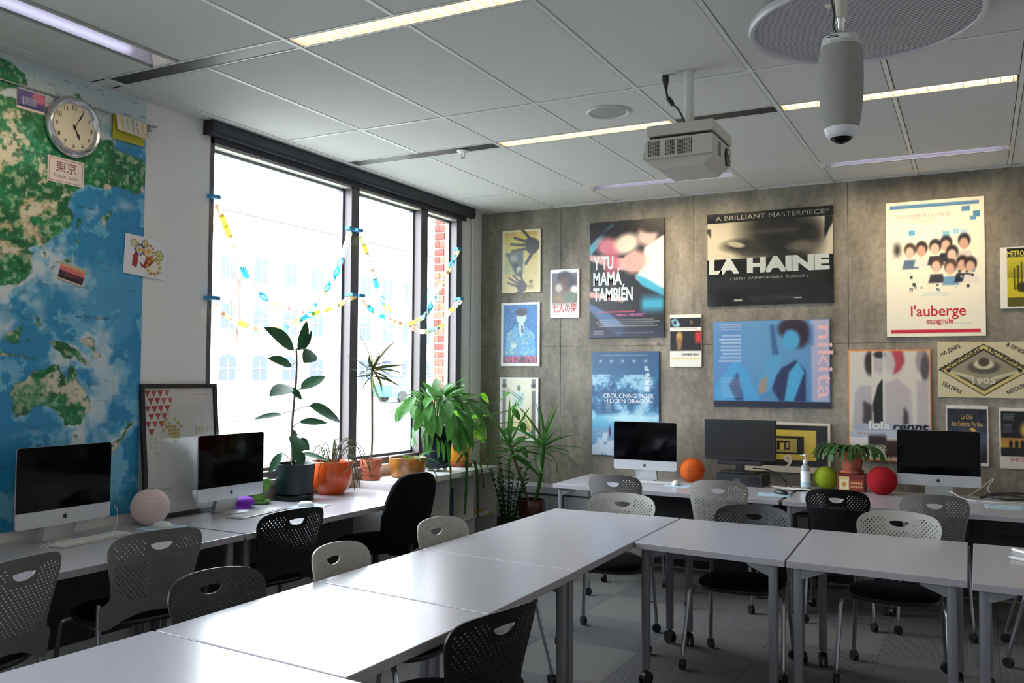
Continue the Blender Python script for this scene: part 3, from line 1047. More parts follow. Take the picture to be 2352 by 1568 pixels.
# ------------------------------------------------------------------ white cube shelf under the window
t = thing('cube_shelf', 'white cube shelf unit under the window beside the concrete wall', 'shelf', (.095, -1.215, 0))
SX, SY, SH = .195, .785, .79
MB().rbox(-SX, SX, -SY, SY, SH - .042, SH, .002).build('top_board', M_white_lam, t)
MB().rbox(-SX, SX, -SY, SY, 0, .04, .002).build('bottom_board', M_white_lam, t)
for s in (-1, 1):
    MB().rbox(-SX, SX, s * SY - (.04 if s > 0 else 0), s * SY + (.04 if s < 0 else 0), .04, SH - .042, .002).build('side_board', M_white_lam, t)
for k in (1, 2, 3):
    y = -SY + 2 * SY * k / 4
    MB().rbox(-SX + .005, SX - .004, y - .008, y + .008, .04, SH - .042, .001).build('upright', M_white_lam, t)
for k in range(4):
    y = -SY + 2 * SY * k / 4
    MB().rbox(-SX + .005, SX - .004, y + (.04 if k == 0 else .008), y + SY / 2 - (.04 if k == 3 else .008), .385, .401, .001).build('shelf_board', M_white_lam, t)
MB().box(-SX, -SX + .004, -SY + .03, SY - .03, .04, SH - .05).build('back_panel', M_white_lam, t)
for y, z in ((-.29, SH - .03), (.62, .389)):
    MB().box(SX, SX + .001, y, y + .09, z - .008, z + .008).build('yellow_tape', mat('yellow_tape', (214, 182, 40), 0.6), t)
t = thing('file_folder', 'orange folder lying on the middle board of the white shelf', 'folder', (.13, -.66, .4015), .2)
MB().rbox(-.1, .1, -.14, .14, 0, .012, .003).build('cover', mat('folder_orange', (196, 134, 44), 0.6), t)
MB().box(-.095, .098, -.136, .136, .004, .009).build('paper_block', M_whiteplas, t)
t = thing('storage_basket', 'small dark green basket in the white shelf above the orange folder', 'basket', (.10, -.70, .414))
m = MB(); stacked(m, [(superellipse(.06, .06, 4), 0), (superellipse(.068, .068, 4), .05), (superellipse(.068, .068, 4), .055)]); m.build('body', mat('dark_green_plastic', (38, 52, 42), 0.5), t)
m = MB(); m.tube([(p[0], p[1], .056) for p in superellipse(.07, .07, 4, 24)] + [(.07, 0, .056)], .005, 6); m.build('rim', mat('dark_green_plastic'), t)
t = thing('small_pot', 'small terracotta pot inside the white shelf behind hanging leaves', 'pot', (.12, -1.42, .4015))
MB().lathe([(.04, 0), (.052, .07), (.058, .07), (.058, .09), (.05, .09), (.048, .07)], 20).build('body', mat('terracotta', (176, 96, 66), 0.8, noise=((150, 82, 58), 18, 4), bump=(60, .15)), t)
MB().lathe([(.0, .078), (.047, .078)], 16, caps=False).build('soil', M_soil, t)
for i, (c, w, h) in enumerate((((160, 40, 40), .03, .24), ((60, 90, 60), .022, .22), ((40, 60, 110), .035, .25), ((210, 205, 195), .02, .21))):
    lab = ['red spined book standing in the white shelf', 'green spined book standing in the white shelf', 'blue spined book standing in the white shelf', 'cream spined book standing in the white shelf'][i]
    t = thing('book', lab, 'book', (.10, -1.10 + .04 * i, .4015), 0, 'books in the white shelf')
    m = MB(); m.box(-.09, .09, -w / 2, -w / 2 + .002, 0, h); m.box(-.09, .09, w / 2 - .002, w / 2, 0, h); m.box(.088, .09, -w / 2, w / 2, 0, h); m.build('cover', mat('book_%d' % i, c, .6), t)
    MB().box(-.088, .087, -w / 2 + .002, w / 2 - .002, .004, h - .004).build('page_block', mat('book_pages', (225, 218, 200), .8), t)

# ------------------------------------------------------------------ computers and desk things
def apple_mark(m, cx, cz, s, y):
    body = []
    for k in range(40):
        a = 2 * PI * k / 40 + PI / 2
        r = 1.0 - .16 * max(0, math.cos((a - PI / 2))) ** 6 - .13 * max(0, math.cos(a + PI / 2)) ** 8 + .06 * math.sin(a)
        x, z = .9 * r * math.cos(a), r * math.sin(a)
        d = math.hypot(x - 1.12, z - .12)
        if d < .48:                              # the bite
            x, z = 1.12 + (x - 1.12) / d * .48, .12 + (z - .12) / d * .48
        body.append((cx + x * s, cz + z * s))
    m.prism(body, 'y', y, y + .0006)
    m.prism([(cx + p[0] * s, cz + p[1] * s) for p in ((.0, 1.0), (.05, 1.3), (.3, 1.55), (.42, 1.58), (.38, 1.28), (.2, 1.08))], 'y', y, y + .0006)
    return m
IW, IH = .528, .385
def make_imac():
    """faces local -y"""
    t = thing('desktop_computer', 'computer', 'computer')
    z0 = .08
    def rr(w, h, r, n=5):
        out = []
        for cx, cz, a0 in ((w / 2 - r, h - r, 0), (-w / 2 + r, h - r, 90), (-w / 2 + r, r, 180), (w / 2 - r, r, 270)):
            out += [(cx + r * math.cos(R(a0 + 90 * k / n)), z0 + cz + r * math.sin(R(a0 + 90 * k / n))) for k in range(n + 1)]
        return out
    tilt = lambda vs: vs
    m = MB()
    P = rr(IW, IH, .014)
    n = len(P)
    cz = z0 + IH / 2
    rings = [(0, 1.0), (.008, 1.0), (.02, .93), (.036, .6), (.044, .3)]
    vs = []
    for d, s in rings:
        vs += [(p[0] * s, d, cz + (p[1] - cz) * s) for p in P]
    fs = [(k * n + i, k * n + (i + 1) % n, (k + 1) * n + (i + 1) % n, (k + 1) * n + i) for k in range(len(rings) - 1) for i in range(n)]
    m.add(vs, fs, True)
    m.add(vs[:n], [tuple(range(n))]); m.add(vs[-n:], [tuple(range(n))], True)
    m.build('case', M_alu, t)
    Q = [p for p in P if p[1] > z0 + .07]
    Q = Q + [(-IW / 2, z0 + .078), (IW / 2, z0 + .078)]
    MB().prism([(q[0] * .998, q[1] - .0006) for q in Q], 'y', -.0022, -.0001).build('screen', M_screen, t)
    apple_mark(MB(), 0, z0 + .036, .0125, -.0008).build('logo', ink((24, 24, 26)), t)
    m = MB()
    m.prism([(-.002, z0 + .12), (.010, z0 + .12), (.075, .012), (.085, 0.0), (-.10, 0), (-.10, .0045), (.045, .0045)], 'x', -.088, .088)
    st = m.build('stand', M_alu, t)
    MB().prism([(.018 * math.cos(a * PI / 8), .045 + .018 * math.sin(a * PI / 8)) for a in range(16)], 'y', .05, .052).build('cable_hole', M_black, st)
    return t
im0 = make_imac()
IM = [('silver all in one computer in front of the world map', (.05, -4.46, DZ), 92), ('silver all in one computer in front of the framed poster', (.07, -3.37, DZ), 90),
      ('silver all in one computer beside the orange lantern at the concrete wall', (1.66, -.47, DZ), 0), ('silver all in one computer beside the red lantern at the concrete wall', (3.795, -.44, DZ), 0)]
for i, (lab, loc, rz) in enumerate(IM):
    o = im0 if i == 0 else copy_tree(im0)
    o.location = loc; o.rotation_euler = (0, 0, R(rz)); tag(o, lab, 'computer', 'all in one computers')

def make_keyboard():
    t = thing('keyboard', 'keyboard', 'keyboard')
    MB().rbox(-.215, .215, -.058, .058, 0, .008, .003).build('base', M_alu, t)
    m = MB()
    for r in range(6):
        for c in range(20):
            if r == 0 and 3 < c < 9:
                continue
            x, y = -.205 + c * .0206, -.050 + r * .0172
            m.box(x, x + .0178, y, y + .0148, .008, .0115)
    if 1:
        m.box(-.1225, -.018, -.050, -.0352, .008, .0115)
    k = m.build('keys', M_whiteplas, t); k['kind'] = 'stuff'
    return t
kb0 = make_keyboard()
for i, (lab, loc, rz) in enumerate([('white keyboard with number pad on the map desk', (.17, -4.40, DZ), 96), ('white keyboard on the sunlit window desk', (.26, -3.35, DZ), 96), ('white keyboard on the back desk behind the grey chair', (1.75, -.66, DZ), 3)]):
    o = kb0 if i == 0 else copy_tree(kb0)
    o.location = loc; o.rotation_euler = (0, 0, R(rz)); tag(o, lab, 'keyboard', 'white keyboards')
def make_mouse(m_body):
    t = thing('mouse', 'mouse', 'mouse')
    m = MB()
    stacked(m, [(superellipse(.026, .052, 2.5, 24), 0), (superellipse(.029, .055, 2.5, 24), .008), (superellipse(.027, .05, 2.4, 24), .02), (superellipse(.018, .036, 2.2, 24), .03), (superellipse(.004, .01, 2, 24), .034)])
    m.build('shell', m_body, t)
    MB().ball((0, .026, .0305), .004, .006, .004, 8, 6).build('scroll_ball', mat('mouse_grey', (150, 150, 152), .4), t)
    return t
ms0 = make_mouse(M_whiteplas)
for i, (lab, loc, rz, mt) in enumerate([('white mouse on the blue pad by the pink lantern', (.19, -3.985, DZ + .0042), 110, 0), ('white mouse on the sunlit window desk', (.33, -3.00, DZ + .0042), 100, 0), ('white mouse on the back desk pad by the orange lantern', (1.99, -.70, DZ + .0042), 10, 0), ('black mouse on the pale pad between the two back desks', (2.80, -.84, DZ + .0042), 60, 1)]):
    o = ms0 if i == 0 else copy_tree(ms0)
    o.location = loc; o.rotation_euler = (0, 0, R(rz)); tag(o, lab, 'mouse', 'computer mice')
    if mt:
        remat(o, {'shell': M_black})
M_pad = mat('mouse_pad_pale_blue', (190, 212, 226), .6, noise=((110, 160, 200), 14, 3, (.5, .7)))
pm = MB().rbox(-.11, .11, -.09, .09, 0, .004, .0015).mesh('mouse_pad', M_pad)
for lab, loc, rz in (('pale blue mouse pad beside the pink lantern', (.18, -3.97, DZ), 95), ('pale blue mouse pad on the sunlit window desk', (.33, -2.97, DZ), 97), ('pale blue mouse pad beside the orange lantern', (2.02, -.72, DZ), 4), ('pale blue mouse pad under the black mouse', (2.765, -.9, DZ), 8), ('pale blue mouse pad at the picture edge on the back desk', (4.19, -.76, DZ), 4)):
    tag(obj('mouse_pad', pm, None, loc, (0, 0, R(rz))), lab, 'mouse pad', 'pale blue mouse pads')

def lantern(label, loc, r, c, squash=1.0, rings=15, seams=0):
    t = thing('paper_lantern', label, 'lantern', loc, 0, 'paper lanterns')
    m = MB()
    prof = []
    n = rings * 4
    for k in range(n + 1):
        th = .28 + (PI - .5) * k / n
        rr_ = r * (1 + .03 * abs(math.sin(rings * PI * k / n)) - .01)
        prof.append((rr_ * math.sin(th), r * squash * .985 - r * squash * math.cos(th) * .985 ))
    m.lathe(prof, 40, caps=False)
    z0 = prof[0][1]
    for v in range(len(m.v)):
        x, y, z = m.v[v]; m.v[v] = (x, y, z - z0)
    top = prof[-1]
    c2 = tuple(int(v * .88) for v in c)
    m.build('paper_shade', translucent('lantern_paper_%d_%d_%d' % c, c, .7, .35, noise=(c2, 9, 4)), t)
    m = MB()
    m.tube([(top[0] * math.cos(a * PI / 10), top[0] * math.sin(a * PI / 10), top[1] - z0) for a in range(21)], .0015, 6)
    m.build('wire_ring', M_steel, t)
    if seams:
        m = MB()
        for k in range(seams):
            a = 2 * PI * k / seams
            m.tube([((p[0] + .0006) * math.cos(a), (p[0] + .0006) * math.sin(a), p[1] - z0) for p in prof[::3]], .0012, 4)
        m.build('seam', ink(c2), t)
    return t
lantern('pale pink round paper lantern on the map desk', (.03, -3.93, DZ), .101, (250, 222, 226), rings=17)
lantern('purple paper lantern tucked behind the silver computer', (-.005, -3.215, DZ), .082, (150, 70, 200), .46, rings=9)
lantern('orange round paper lantern between the two back screens', (2.03, -.40, DZ), .098, (222, 112, 44), rings=17, seams=8)
lantern('lime green paper lantern beside the sanitizer bottle', (3.03, -.33, DZ), .088, (168, 186, 52), rings=15)
lantern('red round paper lantern beside the terracotta cactus pot', (3.43, -.46, DZ), .103, (176, 34, 44), rings=17)

# black monitor on a black dock
t = thing('monitor', 'black widescreen monitor in front of the yellow and black poster', 'monitor', (2.405, -.40, DZ + .105))
m = MB(); m.rbox(-.275, .275, -.012, .03, .085, .395, .006); m.build('bezel', M_black, t)
MB().box(-.258, .258, -.0135, -.0118, .108, .377).build('screen', mat('matt_black_screen', (12, 12, 14), .3), t)
MB().rbox(-.175, .175, -.03, .02, .048, .082, .006).build('sound_bar', M_black, t)
MB().rbox(-.035, .035, .0, .03, .0, .1, .004).build('neck', M_black, t)
MB().rbox(-.14, .14, -.08, .1, -.013, .002, .006).build('base', M_black, t)
t = thing('docking_box', 'low black computer case under the black monitor', 'computer case', (2.43, -.36, DZ))
MB().rbox(-.19, .17, -.14, .15, 0, .092, .005).build('case', M_black, t)
MB().box(-.05, .0, -.142, -.139, .03, .055).build('sticker', ink((70, 72, 84)), t)
MB().rbox(.06, .15, -.142, -.139, .02, .07, .002).build('drive_bay', mat('dark_bay', (10, 10, 11), .3), t)

# hand sanitiser
t = thing('sanitizer_bottle', 'white pump bottle of hand sanitizer on the back desk', 'bottle', (2.895, -.40, DZ))
MB().lathe([(.030, 0), (.034, .004), (.034, .15), (.03, .168), (.014, .182), (.014, .19)], 24).build('bottle', mat('clear_gel_bottle', (226, 232, 236), .1, trans=.6), t)
MB().lathe([(.0346, .018), (.0346, .132)], 24, caps=False).build('label', mat('bottle_label_white', (236, 238, 240), .5), t)
MB().lathe([(.0349, .02), (.0349, .05)], 24, caps=False).build('label_band', mat('bottle_label_blue', (176, 208, 228), .5), t)
m = MB(); m.lathe([(.017, .188), (.017, .21), (.012, .214), (.006, .216), (.006, .246), (.014, .248), (.014, .256), (.002, .258)], 16); m.cyl((0, 0, .252), (-.035, -.012, .246), .005, 8); m.build('pump', M_whiteplas, t)

# ornamental tin under the cactus
t = thing('ornamental_tin', 'red and cream printed tin under the cactus pot', 'tin', (3.215, -.33, DZ))
MB().rbox(-.095, .095, -.075, .075, 0, .125, .004).build('box', mat('tin_red', (126, 44, 38), .45), t)
pr = Print(.18, .115, (120, 40, 36), .002)
pr.rect(.04, .12, .44, .95, (206, 190, 130)).rect(.1, .3, .38, .88, (226, 214, 176)).ell(.24, .6, .09, .16, (196, 140, 60), soft=.4).rect(.48, .3, .96, .9, (150, 60, 44))
for k in range(5):
    pr.ell(.54 + .09 * k, .5, .04, .08, (206, 176, 110), soft=.5).ell(.54 + .09 * k, .74, .035, .07, (206, 176, 110), soft=.5)
pr.build(t, -.0756, z1=.12)

# papers and cables
t = thing('loose_papers', 'creased white papers lying by the sanitizer bottle', 'paper', (2.83, -.50, DZ), .3)
for k, (a, b, rz) in enumerate(((0, 0, .1), (.03, -.02, .5), (-.05, .03, -.3))):
    m = MB()
    n = 8
    vs = [(-.1 + .2 * i / n, -.07 + .14 * j / n, .001 + .002 * k + .018 * max(0, math.sin(3 * i / n + k) * math.sin(2.2 * j / n + 1)) * (k + 1) / 3) for j in range(n + 1) for i in range(n + 1)]
    m.add(vs, [(j * (n + 1) + i, j * (n + 1) + i + 1, (j + 1) * (n + 1) + i + 1, (j + 1) * (n + 1) + i) for j in range(n) for i in range(n)], True)
    m.build('sheet', mat('paper_white', (230, 228, 222), .8), t, (a, b, 0), (0, 0, rz))
def cable(label, pts, r, m_, name='cable'):
    o = MB().tube(smoothcurve(pts, 6), r, 6).build(name, m_)
    return tag(o, label, 'cable')
M_wcable = mat('white_cable', (214, 214, 212), .5)
cable('white cable curling behind the keyboard on the map desk', [(.04, -4.42, DZ + .003), (.10, -4.60, DZ + .003), (.17, -4.66, DZ + .004), (.15, -4.50, DZ + .016), (.11, -4.3, DZ + .004), (.04, -4.16, DZ + .01), (-.02, -4.10, DZ + .09), (-.06, -4.09, DZ + .12)], .0022, M_wcable)
cable('white cable hanging beneath the back desk near the yuccas', [(1.35, -.9, DZ - .04), (1.42, -.9, .62), (1.44, -.9, .4), (1.50, -.9, .2), (1.55, -.85, .01)], .006, M_wcable)
cable('white cable looping on the desk behind the red lantern side computer', [(3.72, -.3, DZ + .01), (3.86, -.42, DZ + .045), (3.95, -.5, DZ + .01), (4.10, -.55, DZ + .004), (4.3, -.5, DZ + .004), (4.5, -.5, DZ + .004)], .0035, M_wcable)
cable('thin pale cable rising against the concrete wall', [(3.98, -.25, DZ + .003), (4.05, -.2, DZ + .05), (4.14, -.1, DZ + .12), (4.10, -.2, DZ + .05), (4.16, -.3, DZ + .004)], .0028, M_wcable)
cable('black cable bundle on the back desk at the picture edge', [(4.05, -.40, DZ + .012), (4.2, -.32, DZ + .035), (4.35, -.38, DZ + .02), (4.2, -.44, DZ + .015), (4.1, -.36, DZ + .03), (4.3, -.30, DZ + .045), (4.45, -.36, DZ + .01), (4.6, -.34, DZ + .01)], .008, M_black)
cable('black cable drooping from the black monitor', [(2.50, -.37, DZ + .13), (2.62, -.36, DZ + .12), (2.72, -.36, DZ + .07), (2.79, -.38, DZ + .004), (2.84, -.4, DZ + .004)], .005, M_black)
cable('second black cable drooping behind the black computer case', [(2.52, -.30, DZ + .10), (2.66, -.30, DZ + .09), (2.73, -.32, DZ + .04), (2.75, -.36, DZ + .004)], .005, M_black)
cable('pale cable lying under the map desk', [(.5, -4.9, .01), (.42, -4.95, .3), (.35, -4.9, .55), (.3, -4.9, .71)], .005, M_wcable)
t = thing('marker_pen', 'slim white stylus lying across the edge table', 'pen', (4.25, -2.40, .7385), R(-55), 'white pens')
def pen(t):
    MB().cyl((-.1, 0, 0), (.1, 0, 0), .0085, 12).build('barrel', M_whiteplas, t)
    MB().cyl((-.115, 0, 0), (-.1, 0, 0), .0055, 12, .0085).build('tip', mat('pen_grey', (150, 150, 156), .4), t)
    for x in (-.08, -.065):
        MB().ball((x, 0, .0075), .005, .003, .002, 8, 6).build('button', ink((150, 150, 160)), t)
pen(t)
t = thing('marker_pen', 'short white stylus in front of the slim one on the edge table', 'pen', (4.265, -2.60, .7385), R(-30), 'white pens')
pen(t)

# ------------------------------------------------------------------ ceiling devices
M_beige = mat('projector_off_white', (196, 194, 184), .45)
t = thing('projector', 'off white projector hanging from the ceiling by a pole', 'projector', (2.77, -3.0, 2.60))
m = MB()
m.prism([(-.185, .05), (.165, .05), (.165, .145), (-.165, .145)], 'y', -.18, .19)
m.prism([(-.185, .05), (-.12, .0), (.11, .0), (.165, .05)], 'y', -.15, .15)
m.build('body', M_beige, t)
MB().rbox(-.155, .16, -.16, .17, .145, .16, .002).build('gap_plate', M_black, t)
MB().rbox(-.165, .17, -.18, .19, .16, .215, .008).build('mount_cover', M_beige, t)
for x0, x1 in ((-.155, -.09), (-.07, -.015), (-.008, .075)):
    m = MB()
    n = int((x1 - x0) / .0085)
    for i in range(n):
        for j in range(12):
            m.box(x0 + i * .0085, x0 + i * .0085 + .006, -.1808, -.179, .06 + j * .0062, .064 + j * .0062)
    g = m.build('vent_grille', mat('vent_black', (14, 14, 14), .8), t); g['kind'] = 'stuff'
m = MB(); m.box(.1645, .1658, -.08, -.02, .06, .13); m.build('side_vent', mat('vent_grey', (120, 118, 112), .6), t)
m = MB()
m.tube([(.16, .10, .085), (.172, .10, .085)], .045, 24)
ln = m.build('lens_ring', M_black, t)
MB().ball((.168, .10, .085), .012, .036, .036, 20, 10).build('lens', mat('lens_glass', (20, 18, 24), .04, coat=1), ln)
MB().lathe([(.031, .2), (.031, .225), (.022, .235), (.022, .515), (.03, .517), (.03, .52)], 20).build('pole', mat('pole_white', (212, 212, 206), .4), t)
MB().tube([(.0, -.03, .235), (.02, -.034, .225)], .012, 10).build('pole_knob', M_black, t)
MB().rbox(.16, .167, -.04, .0, .175, .195, .001).build('side_latch', M_black, t)
t = thing('power_outlet_plate', 'white outlet plate set in the ceiling by the projector pole', 'outlet', (2.66, -3.02, ZC))
MB().rbox(-.06, .06, -.035, .035, -.006, 0, .002).build('plate', M_whiteplas, t)
MB().rbox(-.02, .05, -.02, .02, -.009, -.004, .002).build('socket', mat('socket_grey', (196, 196, 194), .4), t)
o = MB()
o.tube([(2.652, -3.02, 3.115), (2.652, -3.02, 3.085), (2.654, -3.02, 3.05), (2.656, -3.02, 3.035)], [.016, .017, .009, .006], 10)
path = smoothcurve([(2.656, -3.02, 3.04), (2.662, -3.02, 3.0), (2.682, -3.02, 2.965), (2.72, -3.02, 2.925), (2.748, -3.02, 2.865), (2.755, -3.01, 2.83)], 6)
o.tube(path, .0055, 8)
o.tube([(2.666, -3.02, 2.995), (2.676, -3.02, 2.975), (2.69, -3.02, 2.955)], [.012, .014, .012], 10)
tag(o.build('power_cable', M_black), 'black power cable from the ceiling outlet to the projector', 'cable')

t = thing('ceiling_speaker', 'small round flush speaker in a ceiling tile', 'speaker', (2.155, -2.545, ZC))
MB().lathe([(.128, -.001), (.128, -.006), (.118, -.012), (.106, -.006), (.104, .004)], 40, caps=False).build('ring', mat('speaker_ring', (206, 206, 204), .4), t)
m = MB(); m.lathe([(.105, -.004), (.06, -.008), (0, -.009)], 40, caps=False); m.build('grille', mat('speaker_grille', (166, 168, 168), .6, bump=(900, .3)), t)

t = thing('sprinkler_head', 'small white sprinkler head hanging from the dark ceiling slot', 'sprinkler', (.93, -2.14, ZC))
MB().lathe([(.045, 0), (.043, -.006), (.03, -.012), (.014, -.014)], 24).build('escutcheon', M_whiteplas, t)
m = MB()
for s in (-1, 1):
    m.tube([(s * .01, 0, -.012), (s * .014, 0, -.03), (s * .004, 0, -.046)], .003, 6)
m.build('frame_arm', M_chrome, t)
MB().lathe([(.018, -.05), (.018, -.047), (.004, -.045)], 16).build('deflector', M_chrome, t)

DC = (3.645, -3.447, 3.05)
t = thing('ceiling_disc', 'large round disc panel with striped grille on the ceiling', 'speaker', DC)
RD = .465
MB().lathe([(RD - .03, .004), (RD - .022, -.010), (RD - .008, -.012), (RD, 0), (RD - .002, .018), (RD - .02, .03), (RD - .06, .06), (.1, .07)], 72).build('rim', mat('disc_rim', (200, 200, 206), .35), t)
MB().lathe([(RD - .024, .012), (0, .012)], 64, caps=False).build('backing', mat('disc_backing', (52, 52, 54), .7), t)
m = MB()
ang = R(62)
ca, sa = math.cos(ang), math.sin(ang)
k = -RD + .03
while k < RD - .03:
    L = math.sqrt(max(0, (RD - .025) ** 2 - k * k))
    w = .0042
    vs = []
    for z in (-.004, .011):
        for (u, v) in ((-L, k - w), (L, k - w), (L, k + w), (-L, k + w)):
            vs.append((u * ca - v * sa, u * sa + v * ca, z))
    m.add(vs, [(3, 2, 1, 0), (4, 5, 6, 7), (0, 1, 5, 4), (1, 2, 6, 5), (2, 3, 7, 6), (3, 0, 4, 7)])
    k += .0145
g = m.build('grille_slats', mat('disc_slat', (186, 186, 192), .45), t); g['kind'] = 'stuff'

t = thing('conference_camera', 'grey fabric conference camera hanging upside down from a stem', 'camera', (3.747, -4.98, 2.18))
h = .27
MB().lathe([(.0425, .026), (.0455, .04), (.050, .07), (.0535, .11), (.055, .16), (.0545, .205), (.0505, .236)], 40, caps=False).build('fabric_body', mat('speaker_fabric_grey', (160, 159, 154), .95, bump=(900, .4), noise=((148, 147, 142), 300, 2)), t)
MB().lathe([(.0505, .236), (.0475, .246), (.046, .258), (.043, .262)], 40, caps=False).build('top_band', mat('owl_light_band', (196, 198, 200), .3), t)
MB().lathe([(.043, .262), (.03, .268), (.012, .27), (0, .27)], 32, caps=False).build('top_cap', M_black, t)
MB().lathe([(.028, .001), (.034, .004), (.039, .012), (.0427, .027)], 40, caps=False).build('lower_collar', mat('owl_white', (214, 214, 218), .35), t)
le = MB().lathe([(0, -.012), (.008, -.0115), (.016, -.009), (.022, -.0045), (.026, -.001), (.029, .003)], 32, caps=False).build('lens_cone', mat('lens_black', (10, 10, 12), .15), t)
MB().ball((0, 0, -.008), .010, .010, .006, 14, 8).build('lens', MATS['lens_glass'], le)
m = MB()
seg = []
for s in range(15):
    a = R(-128 + s * 5.2)
    seg.append((.0475 * math.cos(a), .0475 * math.sin(a)))
vs = [(p[0] * 1.012, p[1] * 1.012, .246) for p in seg] + [(p[0] * .985, p[1] * .985, .2575) for p in seg]
m.add(vs, [(i, i + 1, i + 16, i + 15) for i in range(14)])
m.build('label_sticker', M_whiteplas, t)
text(t, '+   -', -.01, .2385, .005, ink((110, 110, 114)), y=-.0515)
for zz, ww in ((.2535, .02), (.2495, .03)):
    MB().box(-.012 - ww / 2, -.012 + ww / 2, -.0487, -.0482, zz, zz + .0022).build('label_print', ink((40, 40, 44)), t)
m = MB(); m.lathe([(.010, .27), (.010, .3), (.013, .305), (.013, .318)], 16); m.build('chrome_adapter', M_chrome, t)
M_stem = mat('stem_cream', (196, 194, 180), .45)
m = MB(); m.lathe([(.014, .312), (.0175, .318), (.0175, .37), (.02, .375), (.02, .40), (.013, .405), (.013, .935), (.03, .938), (.03, .94)], 18); m.build('stem', M_stem, t)
m = MB(); m.tube([(-.014, -.004, .345), (-.024, -.008, .346), (-.036, -.012, .352)], [.005, .009, .003], 8); m.build('wing_screw', M_stem, t)
MB().tube(smoothcurve([(-.006, -.012, .268), (-.016, -.012, .29), (-.013, -.014, .32), (-.019, -.012, .36), (-.016, -.012, .42), (-.014, 0, .6), (-.015, 0, .93)], 5), .0025, 6).build('cord', M_black, t)

# ------------------------------------------------------------------ world map on the left wall (local x runs along +y of the room, z up)
def fnoise(shape, base, octs=5, seed=0, pers=.55):
    g = np.random.default_rng(seed)
    out = np.zeros(shape); amp = 1.0; tot = 0
    H, W = shape
    for o in range(octs):
        n = base * 2 ** o
        gz, gx = int(H / W * n) + 3, n + 3
        r = g.normal(size=(gz, gx))
        y = np.linspace(0, H / W * n, H); x = np.linspace(0, n, W)
        yi, xi = y.astype(int), x.astype(int)
        fy, fx = (y - yi)[:, None], (x - xi)[None, :]
        fy, fx = fy * fy * (3 - 2 * fy), fx * fx * (3 - 2 * fx)
        a = r[np.ix_(yi, xi)]; b = r[np.ix_(yi, xi + 1)]; c = r[np.ix_(yi + 1, xi)]; d = r[np.ix_(yi + 1, xi + 1)]
        out += amp * ((a * (1 - fx) + b * fx) * (1 - fy) + (c * (1 - fx) + d * fx) * fy)
        tot += amp; amp *= pers
    return out / tot
